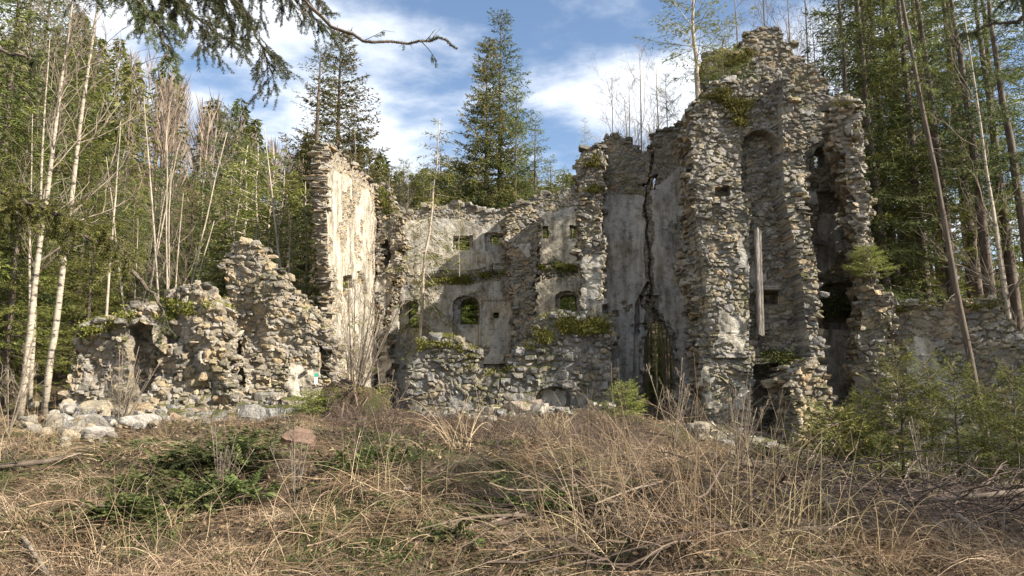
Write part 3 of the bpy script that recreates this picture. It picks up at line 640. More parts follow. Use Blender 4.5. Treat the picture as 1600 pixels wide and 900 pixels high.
# --- left rubble walls
tri = Wall('rubble_wall', 'sunlit triangular rubble wall, peak at its left, sloping down to the plaster gable', (342, 20.2), (530, 20.6), 1.3,
 [(340, 700), (345, 620), (352, 560), (348, 500), (351, 470), (345, 440), (352, 420), (350, 400), (364, 388), (378, 378), (392, 382), (402, 392), (410, 408), (428, 424), (446, 442), (462, 462), (478, 474), (496, 488), (508, 498), (520, 530), (524, 600), (530, 700)],
 niches=[([(345, 500), (372, 520), (385, 600), (345, 620)], .35), ([(500, 540), (516, 545), (516, 590), (500, 585)], .3)],
 plaster=[[(430, 540), (505, 550), (505, 640), (420, 640)]], res=.033, rel=.25, sh=(.08, .19), asp=(1.1, 2.6), prot=.10, edge=.2, seed=23, smat='stone_warm', mmat='mortar_warm', pmat='plaster_warm', pthr=.5, rnd=.5, taper=.06)
far = Wall('rubble_wall', 'overgrown rounded rubble wall with a deep dark gap, above the pile of boulders', (104, 18.2), (352, 18.8), 1.8,
 [(100, 700), (104, 600), (108, 565), (118, 540), (124, 518), (138, 505), (160, 500), (178, 488), (192, 478), (204, 470), (222, 478), (246, 472), (262, 462), (284, 450), (302, 441), (316, 446), (328, 458), (340, 480), (350, 510), (356, 560), (360, 700)],
 niches=[([(202, 512), (222, 502), (244, 508), (240, 530), (252, 545), (240, 560), (250, 580), (232, 610), (208, 620), (200, 570)], .6), ([(262, 520), (286, 520), (280, 536), (262, 536)], .4)],
 res=.04, rel=.36, nwarp=.08, loose=.35, sh=(.11, .24), asp=(1.0, 1.9), prot=.12, edge=.2, seed=24, smat='stone_warm', mmat='mortar_warm', rnd=.7, taper=.08, moss=[[(110, 500), (200, 470), (210, 490), (130, 530)], [(240, 465), (330, 445), (345, 490), (250, 500)]])
# beam in its slot and short lintel
def beam(name, label, cat, P0, P1, wx, wy, rng):
    mb = MB(); P0 = np.array(P0); P1 = np.array(P1); n = 14; L = P1 - P0; Ld = L / np.linalg.norm(L)
    a = np.array([0, -1.0, 0]); a -= (a @ Ld) * Ld; a /= np.linalg.norm(a); b = np.cross(Ld, a)
    ring = []; prof = [(-1, -.9), (-.5, -1), (.1, -.97), (.22, -.8), (.3, -.95), (.9, -1), (1, -.8), (1, 0), (1, 1), (0, 1), (-1, 1), (-1, 0)]
    for i in range(n):
        t = i / (n - 1); c = P0 + L * t
        for j, (x, y) in enumerate(prof): ring.append(c + b * (x * wx * (1 + rng.normal(0, .04))) - a * (y * wy * (1 + rng.normal(0, .03))) + Ld * (rng.normal(0, .03) if i in (0, n - 1) else 0))
    k = len(prof); Q = [(i * k + j, i * k + (j + 1) % k, (i + 1) * k + (j + 1) % k, (i + 1) * k + j) for i in range(n - 1) for j in range(k)]
    V = np.array(ring); c0 = len(V); V = np.vstack([V, P0, P1]); T = [(c0, (j + 1) % k, j) for j in range(k)] + [(c0 + 1, (n - 1) * k + j, (n - 1) * k + (j + 1) % k) for j in range(k)]
    base = P0.copy(); mb.add(V - base, Q, T, .5); return tag(link(name, mb.mesh(name, [M['wood']]), None, base), label, cat)
rg = np.random.default_rng(3)
beam('timber_post', 'weathered grey upright timber standing in the slot of the tower front', 'timber beam', tow.w(1187, 524, .12), tow.w(1182, 362, .12), .075, .10, rg)
beam('timber_lintel', 'short grey wooden lintel over the small square hole in the tower front', 'timber beam', tow.w(1190, 448, -.30), tow.w(1224, 448, -.30), .06, .14, rg)
# ------------------------------------------------------------------ trees
def crown_sprays(mb, P, D, L, rng, step, dl, dw, m=0, tone=None, hang=.3, jitter=.55):
    """P,D,L twigs -> leaf sprays along each"""
    k = np.maximum(1, (L / step).astype(int)); idx = np.repeat(np.arange(len(P)), k)
    s = rng.random(len(idx)) ** .8
    q = P[idx] + D[idx] * (L[idx] * s)[:, None]; q[:, 2] -= hang * .35 * (L[idx] * s) ** 2
    d = D[idx] + rng.normal(0, jitter, (len(idx), 3)); d[:, 2] -= hang * .6; d /= np.linalg.norm(d, axis=1, keepdims=True)
    a = (tone[idx] if tone is not None else .5) + rng.normal(0, .14, len(idx))
    diamonds(mb, q, d, dl * rng.uniform(.6, 1.3, len(idx)), dw * rng.uniform(.6, 1.4, len(idx)), rng, np.clip(a, 0, 1), m)
def spruce(name, seed, h=12, cb=1.0, spread=2.2, whorls=26, per=6, step=.034, dl=.13, dw=.024, tw=.16, droop=.22, mats=('needle', 'bark'), dead=0, r0=None, gap=.12, pw=.75, tonebase=.45, wob=.1, e0=-22, e1=38, sag=.10):
    rng = np.random.default_rng(seed); r0 = r0 or h * .011
    zz = np.linspace(0, h, 14); wx = np.cumsum(rng.normal(0, wob * .12, 14)); wy = np.cumsum(rng.normal(0, wob * .12, 14)); wx -= wx[0]; wy -= wy[0]
    tr = MB(); rr = r0 * (1 - zz / h) ** .85 + .008; rr[0] *= 1.35; P = np.stack([wx, wy, zz - .3 * (zz == 0)], -1)
    tube(tr, P, rr, 8, .5, 0)
    ax = lambda z: np.stack([np.interp(z, zz, wx), np.interp(z, zz, wy), z], -1)
    cr = MB(); TP = []; TD = []; TL = []; TT = []
    for w in range(whorls):
        t = (w + rng.uniform(-.3, .3)) / whorls; t = min(max(t, 0), .99); z0 = cb + (h - cb) * t
        a0 = rng.uniform(0, 6.28)
        for b_ in range(per):
            if rng.random() < gap: continue
            az = a0 + b_ * 6.283 / per + rng.normal(0, .25); z = min(z0 + rng.normal(0, (h - cb) / whorls * .5), h * .985)
            L = (spread * (1 - t) ** pw * min(1, .55 + t * 4)) * rng.uniform(.6, 1.18) + .12
            e = math.radians(e0 + (e1 - e0) * t ** .9 + rng.normal(0, 7)); n = 6; s = np.linspace(0, 1, n) * L
            dxy = np.array([math.cos(az), math.sin(az)])
            hz = s * math.cos(e); vz = s * math.sin(e) - droop * .25 * s ** 2 * (1 - t) + sag * s ** 3 / max(L, .5) * (1 - t)
            pts = ax(z)[None] + np.stack([hz * dxy[0], hz * dxy[1], vz], -1)
            tube(cr, pts, np.linspace(max(.012, L * .009), .004, n), 3, .4, 1, cap=False)
            nt_ = max(3, int(L / tw)); ss = np.linspace(.12, 1, nt_) ** .9 + rng.normal(0, .02, nt_); ss = np.clip(ss, .05, 1)
            pp = np.stack([np.interp(ss * L, s, pts[:, i]) for i in range(3)], -1)
            bd = (pts[-1] - pts[0]) / (np.linalg.norm(pts[-1] - pts[0]) + 1e-6); side = np.array([-dxy[1], dxy[0], 0])
            for sg in (-1, 1):
                tl = (.42 * L * (1 - ss) + .14) * rng.uniform(.6, 1.25, nt_)
                d = bd[None] * .75 + sg * side[None] * rng.uniform(.5, 1.1, nt_)[:, None]; d[:, 2] -= rng.uniform(.05, .5, nt_)
                d /= np.linalg.norm(d, axis=1, keepdims=True); TP.append(pp); TD.append(d); TL.append(tl)
                TT.append(np.clip(tonebase + .25 * ss + rng.normal(0, .10, nt_) + rng.normal(0, .1), 0, 1))
            TP.append(pp[-2:]); TD.append(np.repeat(bd[None], 2, 0)); TL.append(np.full(2, .2)); TT.append(np.full(2, .8))
    crown_sprays(cr, np.concatenate(TP), np.concatenate(TD), np.concatenate(TL), rng, step, dl, dw, 0, np.concatenate(TT))
    for k in range(dead):      # bare dead side branches below the crown
        z = rng.uniform(.12 * h, cb + 1); az = rng.uniform(0, 6.28); L = rng.uniform(.3, 1.3); n = 5; s = np.linspace(0, L, n)
        pts = ax(z)[None] + np.stack([s * math.cos(az), s * math.sin(az), -.1 * s - .12 * s ** 2 + rng.normal(0, .02, n)], -1)
        tube(cr, pts, np.linspace(.014, .004, n), 3, .3, 1, cap=False)
        for j in range(3):
            q = pts[rng.integers(1, n)]; d = np.array([math.cos(az + rng.normal(0, .8)), math.sin(az + rng.normal(0, .8)), -.3]); tube(cr, [q, q + d * .2, q + d * .4 + [0, 0, -.04]], [.006, .004, .002], 3, .3, 1, cap=False)
    cr_mesh = cr.mesh(name + '_crown', [M[mats[0]], M[mats[1]]]); tr_mesh = tr.mesh(name + '_trunk', [M[mats[1]]], True)
    return dict(h=h, parts=[('trunk', tr_mesh), ('crown', cr_mesh)], name=name)
def bare(name, seed, h=12, r0=.09, n1=22, levels=3, up=.8, cb=.25, stems=1, mats='birch', fan=.25, spread=.38, tmat='twigbark', curve=.15):
    rng = np.random.default_rng(seed); tr = MB(); cr = MB()
    def grow(P0, d, L, r, lev):
        n = 6 if lev < 3 else 4; pts = [P0]; dd = d.copy()
        for i in range(n - 1):
            dd = dd + rng.normal(0, .10 + .03 * lev, 3); dd[2] += .09 * up; dd /= np.linalg.norm(dd); pts.append(pts[-1] + dd * L / (n - 1))
        pts = np.array(pts); tube(cr, pts, np.linspace(r, r * .35 + .0015, n), 4 if lev < 2 else 3, rng.random(), 0, cap=False)
        if lev < levels:
            for j in range(rng.integers(3, 6)):
                k = rng.integers(1, n); rd = rng.normal(0, 1, 3); q = (pts[min(k, n - 1)] - pts[k - 1]); q /= np.linalg.norm(q); sd = np.cross(q, rd); sd /= np.linalg.norm(sd)
                grow(pts[k], q * .8 + sd * .6, L * rng.uniform(.35, .62), r * .5, lev + 1)
    for s_ in range(stems):
        az = rng.uniform(0, 6.28); lean = rng.uniform(0, fan) if stems > 1 else 0; hh = h * (1 if s_ == 0 else rng.uniform(.6, .95)); n = 12; t = np.linspace(0, 1, n)
        wx = np.cumsum(rng.normal(0, curve * .1 * hh / 12, n)); wy = np.cumsum(rng.normal(0, curve * .1 * hh / 12, n)); wx -= wx[0]; wy -= wy[0]
        P = np.stack([wx + math.cos(az) * lean * hh * t, wy + math.sin(az) * lean * hh * t, t * hh - .2 * (t == 0)], -1); rs = r0 * (1 if s_ == 0 else rng.uniform(.5, .8))
        tube(tr, P, rs * (1 - t) ** .8 + .008, 7, .5, 0)
        for i in range(n1 // stems + 1):
            z = cb + (1 - cb) * rng.random() ** .8 * .97; p = np.array([np.interp(z, t, P[:, k]) for k in range(3)]); a = rng.uniform(0, 6.28); e = rng.uniform(.55, 1.15)
            L = hh * spread * (1 - z * .75) * rng.uniform(.4, 1)
            grow(p, np.array([math.cos(a) * math.cos(e), math.sin(a) * math.cos(e), math.sin(e)]), L, max(.006, rs * .42 * (1.1 - z)), 1)
    return dict(h=h, parts=[('trunk', tr.mesh(name + '_trunk', [M[mats]], True)), ('crown', cr.mesh(name + '_crown', [M[tmat]]))], name=name)
PROTO = {}
def plant(key, px, Y, top, label, cat='tree', rz=None, group=None, tilt=(0, 0), name=None, wide=1.0, dz=0, x=None, zbase=None, scale=None):
    """stand a tree at world depth Y above pixel column px, tall enough to reach pixel row top"""
    global _tc
    p = PROTO[key]; pt = at(px, 600, Y); x = float(pt[0]) if x is None else x; z = G1(x, Y) if zbase is None else zbase
    sc = scale if scale else (at(px, top, Y)[2] - z) / p['h']; sc = float(sc); _tc = _tc + 1
    rz = rz if rz is not None else (_tc * 2.399) % 6.283
    root = thing(name or p['name'], label, cat, (x, Y, z + dz), group); root.rotation_euler = (tilt[0], tilt[1], 0)
    # spin inside the parts so the lean keeps its direction
    for nm, me in p['parts']:
        ob = link(nm, me, root); ob.rotation_euler = (0, 0, rz)
    root.scale = (sc * wide, sc * wide, sc); return root
_tc = 0
PROTO['s1'] = spruce('spruce_tree', 1, 13, 1.2, 2.3, 30, 7, dead=4)
PROTO['s2'] = spruce('spruce_tree', 2, 12, 2.0, 2.0, 30, 7, mats=('needle_dark', 'bark'), droop=.5, e0=-30, dead=6)
PROTO['s3'] = spruce('spruce_tree', 3, 15, 5.0, 1.8, 22, 5, gap=.4, dead=22, mats=('needle', 'bark'))
PROTO['s4'] = spruce('spruce_tree', 4, 17, 7.5, 2.0, 22, 5, gap=.35, dead=34, mats=('needle_dark', 'bark'), wob=.3)
PROTO['s6'] = spruce('spruce_tree', 14, 17, 8.5, 1.7, 18, 4, gap=.45, dead=46, mats=('needle', 'bark'), wob=.25)
PROTO['yg'] = spruce('spruce_tree', 15, 10, .5, 2.6, 22, 7, mats=('painted_sunlit', 'bark'), tonebase=.6)
PROTO['s5'] = spruce('spruce_tree', 5, 15, 3.0, 2.9, 34, 7, tw=.15, gap=.08, dl=.15, dw=.036, step=.034, mats=('needle_brown', 'bark'), droop=.55, e0=-8, e1=40, sag=.25, pw=.85, dead=6)
PROTO['y1'] = spruce('young_spruce', 6, 7, .8, 1.25, 22, 5, step=.04, dl=.12, dw=.024, gap=.3, mats=('needle_yellow', 'bark_pale'), droop=.7, e0=-25, e1=20, r0=.045, wob=.25, tw=.13)
PROTO['y2'] = spruce('young_spruce', 7, 6, .6, 1.1, 18, 4, step=.05, dl=.11, dw=.022, gap=.38, mats=('needle_yellow', 'bark_pale'), droop=.9, r0=.04, wob=.4, tw=.15)
PROTO['q1'] = spruce('young_spruce', 8, 3.4, .3, 1.35, 17, 6, step=.022, dl=.08, dw=.014, tw=.10, gap=.2, mats=('needle', 'bark'), droop=.25, e0=-5, e1=40, r0=.03, pw=.7)
PROTO['q2'] = spruce('young_spruce', 9, 3.0, .2, 1.2, 12, 4, step=.028, dl=.075, dw=.013, tw=.11, gap=.3, mats=('needle', 'bark'), droop=.15, e0=5, e1=40, r0=.025, pw=.7)
PROTO['q3'] = spruce('young_spruce', 10, 1.4, .08, .6, 12, 6, step=.025, dl=.055, dw=.014, tw=.05, gap=.1, mats=('needle', 'bark'), droop=.15, e0=5, e1=45, r0=.018, tonebase=.7)
PROTO['top'] = spruce('young_spruce', 12, 4.2, 1.1, 1.5, 11, 4, step=.032, dl=.10, dw=.018, tw=.15, gap=.2, mats=('needle_yellow', 'bark_pale'), droop=.25, e0=8, e1=35, r0=.06, wob=.25)
PROTO['sap'] = spruce('drooping_spruce', 13, 8, 2.0, .85, 22, 4, step=.045, dl=.11, dw=.02, tw=.14, gap=.3, mats=('needle_yellow', 'bark_pale'), droop=1.6, e0=-35, e1=0, r0=.05, wob=.35)
PROTO['b1'] = bare('birch_tree', 21, 13, .085, 26, 3)
PROTO['b2'] = bare('birch_tree', 22, 12, .065, 18, 3, stems=2, fan=.08)
PROTO['m1'] = bare('bare_tree', 23, 8, .038, 40, 3, stems=6, fan=.2, mats='bark_pale', cb=.15)
PROTO['m2'] = bare('bare_tree', 24, 7, .04, 34, 4, stems=5, fan=.22, mats='twigbark', cb=.2, spread=.45)
PROTO['m3'] = bare('bare_tree', 25, 12, .035, 40, 4, stems=4, fan=.16, mats='twigbark', cb=.2)
PROTO['sh'] = bare('bare_shrub', 26, 2.4, .008, 60, 3, stems=12, fan=.75, mats='twigbark', cb=.1, spread=.5)
PROTO['sh2'] = bare('bare_shrub', 27, 2.2, .006, 34, 3, stems=7, fan=.6, mats='twigbark', cb=.2, spread=.45)
PROTO['pole'] = bare('bare_sapling', 28, 7, .035, 10, 2, mats='bark_pale', cb=.35, spread=.22)
# left wood
plant('b1', 36, 17.5, -60, 'pale slender birch nearest the left edge of the photo, leaning right', 'tree', tilt=(0, .045))
plant('b1', 74, 18.5, -90, 'thicker birch with many side branches, second of the left birches', 'tree', tilt=(0, .05), rz=1.0)
plant('b2', 50, 20.5, 60, 'thin forked birch behind the two tall left birches', 'tree', tilt=(0, -.03))
plant('pole', 158, 22, 190, 'thin pale sapling between the birches and the bare many-stemmed tree')
plant('m1', 262, 22.5, 165, 'bare pale many-stemmed tree above the overgrown rubble wall', 'tree')
plant('m1', 205, 26, 230, 'smaller bare many-stemmed tree among dark spruces at left', 'tree')
left = [(-95, 21, -160, 's1'), (-30, 23, -90, 's2'), (20, 25, -40, 's1'), (60, 28, 10, 's2'), (110, 26, 200, 's1'), (150, 30, 230, 's2'), (190, 28, 285, 's1'), (232, 31, 262, 's2'), (285, 30, 280, 's1'), (338, 33, 165, 's2'), (362, 30, 225, 's2'), (305, 37, 250, 's1'), (90, 34, 130, 's1'), (390, 36, 235, 's1'), (175, 36, 240, 's1'), (250, 40, 240, 's2'), (130, 23, 300, 's1'), (5, 21, 180, 's1'), (440, 33, 250, 's2'), (340, 26, 330, 's1')]
for px, Y, tp, k in left:
    plant(k, px, Y, tp, ('sunlit' if k != 's2' else 'dark drooping') + (' spruce close behind ' if Y < 27 else ' spruce in the wood behind ' if Y < 34 else ' spruce deep in the wood behind ') + ('the left edge birches' if px < 60 else 'the thin sapling beside the birches' if px < 180 else 'the bare many-stemmed tree' if px < 300 else 'the yellow-green thicket'), 'tree', group='spruces of the left wood', wide=1.25)
for i, (px, Y, tp, k) in enumerate([(362, 25.5, 250, 'y1'), (388, 24.5, 225, 'y1'), (412, 27, 240, 'y2'), (436, 25, 262, 'y1'), (462, 26.5, 285, 'y1'), (484, 25, 310, 'y2'), (372, 28, 215, 'y2'), (500, 27.5, 300, 'y1'), (400, 23.5, 300, 'y2'), (345, 27, 280, 'y1')]):
    plant(k, px, Y, tp, 'yellow-green young spruce ' + ['above the peak of the triangular wall, second from left', 'tallest in front in the thicket', 'sparse, in the middle back of the thicket', 'above the middle slope of the triangular wall', 'above the lower slope of the triangular wall', 'sparse, nearest the pale gable wall', 'tallest and rearmost in the thicket', 'half hidden behind the edge of the pale gable wall', 'smallest and foremost in the thicket', 'leftmost of the thicket'][i], 'tree', group='yellow-green young spruces', wide=1.2)
plant('pole', 468, 23.2, 195, 'leaning bare pale sapling in the yellow-green spruce thicket', 'sapling', tilt=(0, -.16))
plant('pole', 444, 23.0, 330, 'short upright bare sapling on the slope of the triangular wall', 'sapling')
plant('pole', 482, 22.6, 380, 'small bare sapling leaning right beside the pale gable wall', 'sapling', tilt=(0, .12))
plant('s5', 512, 37, 45, 'large spruce with rusty drooping tips behind the pale gable wall', 'tree', wide=1.2)
plant('s3', 478, 35, 70, 'tall spruce with pale bare trunk just left of the pale gable wall', 'tree', wide=1.35)
plant('m2', 560, 36, 165, 'small bare tree behind the sloping top of the pale gable wall', 'tree')
# middle
plant('s5', 757, 41, 62, 'left stem of the dark twin spruce above the window wall', 'tree', wide=1.05, rz=.6)
plant('s2', 780, 42, 22, 'highest dark spruce above the window wall, right stem of the twin', 'tree', wide=1.0)
plant('s1', 806, 40, 118, 'lighter green spruce close against the right of the twin spruce', 'tree', wide=.7)
plant('s3', 836, 41, 180, 'smaller thin-crowned spruce right of the twin spruce', 'tree', wide=1.1)
for px, Y, tp in [(684, 43, 232), (705, 45, 262), (735, 44, 265), (862, 44, 250), (884, 45, 262), (822, 44, 262), (655, 46, 255), (785, 43, 280), (848, 43, 280), (603, 44, 258), (625, 47, 248), (640, 43, 275), (668, 47, 262), (718, 48, 250), (750, 47, 262)]:
    plant('s1', px, Y, tp, 'low green spruce rising just behind the top of the window wall', 'tree', group='low spruces behind the window wall', wide=1.25)
for px, Y, tp in [(632, 40, 262), (615, 43, 255), (725, 45, 250), (600, 38, 275), (668, 38, 290)]:
    plant('m3', px, Y, tp, 'thin bare tree behind the left part of the window wall', 'tree', group='bare trees behind the window wall')
for px, Y, tp in [(728, 37, 400), (650, 37.5, 400), (890, 37, 400), (760, 38, 350), (860, 38, 350), (700, 38, 350), (800, 37, 350), (615, 37, 400)]:
    plant('yg', px, Y, tp, 'green spruce seen through the openings of the window wall', 'tree', group='spruces seen through the windows', wide=1.6)
plant('sap', 650, 29.0, 190, 'slender drooping sapling with pale stem in front of the window wall', 'tree', wide=1.1, tilt=(0, .05))
plant('y2', 716, 30.2, 318, 'thin young spruce growing on the ledge of the window wall', 'tree', zbase=float(back.uz(716, 432)[1]), wide=.8)
plant('pole', 914, 28.5, 330, 'grey bare sapling against the slender wall pier', 'sapling', tilt=(0, -.03))
for px, Y, tp, sc in [(1010, 34, 82, 1), (965, 36, 120, 1), (1042, 33, 105, 1), (990, 38, 130, 1)]:
    plant('m3', px, Y, tp, 'fine bare tree rising behind the top of the cracked wall', 'tree', group='bare trees behind the cracked wall', wide=1.3)
for px, Y, tp in [(1020, 36, 440), (1046, 38, 430), (1034, 41, 380)]: plant('yg', px, Y, tp, 'young spruce seen through the broken doorway', 'tree', group='young spruces behind the doorway', wide=1.6)
for px, Y, tp in [(1026, 33, 440), (1040, 41, 400)]:
    plant('pole', px, Y, tp, 'pale slim trunk seen through the broken doorway', 'tree', group='trunks seen through the doorway', wide=1.3)
for px, Y, tp in [(1225, 36, -60), (1265, 34, -20), (1300, 36, 30), (1180, 38, -40), (1290, 40, -60)]:
    plant('m3', px, Y, tp, 'fine bare tree behind the highest gable', 'tree', group='bare trees behind the highest gable', wide=1.2)
# right wood
plant('s2', 1352, 27, -70, 'dark drooping spruce right behind the saw-edged pier', 'tree', wide=1.15)
plant('s1', 1392, 30, -120, 'tall green spruce second behind the saw-edged pier', 'tree', wide=1.1)
for i, (px, Y, k, tx) in enumerate([(1404, 27, 's3', -.03), (1438, 31, 's4', -.02), (1462, 28, 's3', -.02), (1496, 33, 's4', -.03), (1516, 27, 's4', -.05), (1548, 30, 's3', -.03), (1575, 26, 's4', -.05), (1605, 29, 's3', -.04), (1640, 25, 's4', -.05), (1425, 36, 's3', 0), (1480, 38, 's4', 0), (1532, 37, 's3', 0), (1590, 36, 's4', 0), (1380, 38, 's4', 0), (1660, 33, 's3', 0), (1470, 44, 's1', 0), (1580, 44, 's1', 0), (1398, 33, 's3', -.01), (1416, 30, 's3', -.02), (1452, 34, 's3', -.02), (1508, 30, 's3', -.04), (1562, 34, 's3', -.04)]):
    plant(k, px, Y, -150 if Y < 40 else 200, ('slender spruce ' if k == 's3' else 'dark spruce ') + ('in front of the right wood ' if Y < 29 else 'amid the right wood ' if Y < 35 else 'deep in the right wood ') + ('behind the saw-edged pier' if px < 1430 else 'over the left brown low wall' if px < 1510 else 'over the brown low wall end') if k != 's1' else 'leafy green spruce at the very back of the right wood', 'tree', group='spruces of the right wood', tilt=(0, tx), wide=1.0)
plant('s6', 1541, 18.6, -420, 'nearest right trunk, grey and leaning left in front of the brown low wall', 'tree', tilt=(0, -.105), wide=.38, rz=.5)
plant('b2', 1600, 23, 20, 'white forked birch near the right edge of the photo', 'tree', tilt=(0, -.06))
# trees outside the frame whose shade falls into it
for x, Y, sc, k in [(22, 17.8, 1.2, 's2'), (15.5, 3.0, 1.15, 's1'), (20, 1, 1.3, 's2'), (17.5, 6.2, 1.0, 's1'), (14.2, 4.6, .9, 's2'), (28, 3, 1.5, 's2'), (12, -3.5, .9, 's4'), (25, 19, 1.2, 's1')]:
    plant(k, 0, Y, 0, 'spruce standing beyond the right side of the photo', 'tree', x=x, scale=sc, group='spruces beyond the right side')
# on the walls
t0 = gab.w(1109, 128, .8)
plant('top', 1109, 22.6, -60, 'young spruce with airy drooping boughs growing on top of the ruin', 'tree', zbase=float(tow.uz(1112, 128)[1]) - .05, wide=1.15)
plant('q2', 1150, 22.4, 55, 'bushy yellow-green spruce seedling beside the tree on the ruin top', 'tree', zbase=float(tow.uz(1150, 128)[1]) - .1, wide=1.2)
plant('y2', 923, 26.3, 185, 'tiny spruce sapling on top of the slender wall pier', 'tree', zbase=float(pier.uz(923, 240)[1]) - .1, wide=1.1)
plant('q2', 1055, 26.2, 115, 'small airy spruce growing on the cracked wall beside the tower', 'tree', zbase=float(crack.uz(1058, 200)[1]) - .1, wide=.8)
plant('q3', 1372, 21, 385, 'small bright spruce seedling on top of the saw-edged pier', 'tree', zbase=float(rp.uz(1366, 430)[1]) - .1, wide=1.6)
# young spruces on the ground
q = [(1345, 17.3, 610, 'q1'), (1400, 16.6, 540, 'q1'), (1450, 17.5, 560, 'q2'), (1490, 16, 560, 'q1'), (1535, 16.8, 600, 'q2'), (1585, 15.5, 570, 'q1'), (1430, 15.3, 660, 'q2'), (1620, 14.8, 600, 'q1'), (1370, 15.8, 680, 'q2')]
for i, (px, Y, tp, k) in enumerate(q):
    plant(k, px, Y, tp, 'young green spruce ' + ['nearest the foot of the saw-edged pier', 'tallest in front of the brown low wall', 'sparse, close to the middle of the brown low wall', 'bushy, left of the grey leaning trunk', 'sparse, right behind the grey leaning trunk', 'bushy, right of the grey leaning trunk', 'low and sparse in front of the tallest one', 'cut by the right edge of the photo', 'lowest, at the edge of the dark hollow'][i], 'tree', group='young spruces in front of the brown low wall', wide=1.0)
plant('q3', 975, 17.6, 598, 'small bright green spruce at the right foot of the mossy low wall', 'tree', wide=1.3)
plant('q3', 1308, 16.8, 640, 'small bright green spruce right of the flaring tower foot', 'tree', wide=1.5)
plant('q3', 484, 17.0, 612, 'little dark green spruce below the triangular rubble wall', 'tree', wide=1.6)
# shrubs
plant('sh', 552, 17.4, 455, 'bare many-stemmed shrub on the root mound before the gable wall', 'shrub', dz=.35)
plant('sh2', 600, 17.8, 560, 'low bare shrub right of the root mound', 'shrub')
plant('sh', 812, 13.8, 610, 'dark bare shrub in front of the mossy low wall', 'shrub')
plant('sh2', 760, 15.5, 600, 'thin bare shrub before the dip of the mossy low wall', 'shrub')
plant('sh2', 1050, 14.5, 560, 'bare twiggy shrub below the broken doorway', 'shrub')
plant('sh', 1150, 13.5, 600, 'bare tangled shrub before the foot of the tower', 'shrub')
plant('sh2', 1440, 9.5, 650, 'bleached bare shrub standing alone before the young spruces', 'shrub')
plant('sh2', 20, 13, 520, 'bare twiggy shrub at the left edge below the birches', 'shrub')
plant('sh', 190, 15.5, 540, 'bare twigs growing through the boulder pile', 'shrub')
plant('sh2', 352, 8.6, 660, 'thin bare shrub in the left foreground', 'shrub')
plant('sh2', 468, 8.2, 650, 'thin bare shrub left of centre in the foreground', 'shrub')
# hillside forest, one mass far behind
def hill_forest():
    rng = np.random.default_rng(55); mb = MB(); n = 0
    while n < 720:
        Y = rng.uniform(47, 128); px = rng.uniform(-350, 1950); x = (px - 800) / F * Y
        brown = fbm(np.array([x * .035]), np.array([Y * .045]), 71, 2)[0] > (.40 if 180 < px < 430 else .54)
        z = G1(x, Y); h = rng.uniform(10, 18); n += 1
        lim = np.interp(px, [-350, 0, 100, 250, 400, 520, 620, 700, 900, 1000, 1300, 1600, 1950], [-200, -40, 40, 85, 185, 235, 258, 285, 285, 330, 380, 400, 400]) + rng.uniform(-18, 34)
        h = min(h, float(at(px, lim, Y)[2]) - z)
        if h < 3.5: continue
        if brown:
            k = 150; zz = rng.uniform(.15, 1, k) * h; r = h * .16 * (1.1 - zz / h); a = rng.uniform(0, 6.28, k)
            P = np.stack([x + np.cos(a) * r * rng.random(k), Y + np.sin(a) * r * rng.random(k), z + zz * .8], -1)
            D = np.stack([np.cos(a) * .35, np.sin(a) * .35, np.ones(k)], -1); D /= np.linalg.norm(D, axis=1, keepdims=True)
            diamonds(mb, P, D, rng.uniform(.8, 2.2, k), rng.uniform(.04, .10, k), rng, rng.random(k), 1)
            tube(mb, [[x, Y, z], [x, Y, z + h * .5], [x + .2, Y, z + h * .9]], [.12, .08, .02], 4, .8, 1)
        else:
            k = int(900 * (1.1 if Y < 80 else .6)); t = rng.random(k) ** 1.35; zz = h * (.08 + .92 * t); sp = h * .20; r = sp * (1 - t) ** .8 * np.sqrt(rng.random(k)) + .05
            wh = np.sin(zz * 6.0 + rng.uniform(0, 6)) * .25; r *= (1 + wh * .5); a = rng.uniform(0, 6.28, k)
            P = np.stack([x + np.cos(a) * r, Y + np.sin(a) * r, z + zz], -1); D = np.stack([np.cos(a), np.sin(a), rng.normal(-.45, .3, k)], -1); D /= np.linalg.norm(D, axis=1, keepdims=True)
            tb = rng.uniform(.25, .75)
            diamonds(mb, P, D, rng.uniform(.3, .75, k), rng.uniform(.10, .26, k), rng, np.clip(tb + rng.normal(0, .15, k), 0, 1), 0)
            tube(mb, [[x, Y, z], [x, Y, z + h * .95]], [.14, .02], 4, .4, 1)
    o = link('hillside_forest', mb.mesh('hillside_forest', [M['needle'], M['twig']]))
    tag(o, 'mixed spruce and bare brown wood covering the far hillside', 'forest', None, 'stuff')
hill_forest()
def Yg(px, py, Y):
    return float(np.interp(py, [640, 668, 690, 720, 800, 900, 960], [16.5, 14, 11.4, 10.1, 8.2, 6.55, 5.8])) if Y < 13 else Y
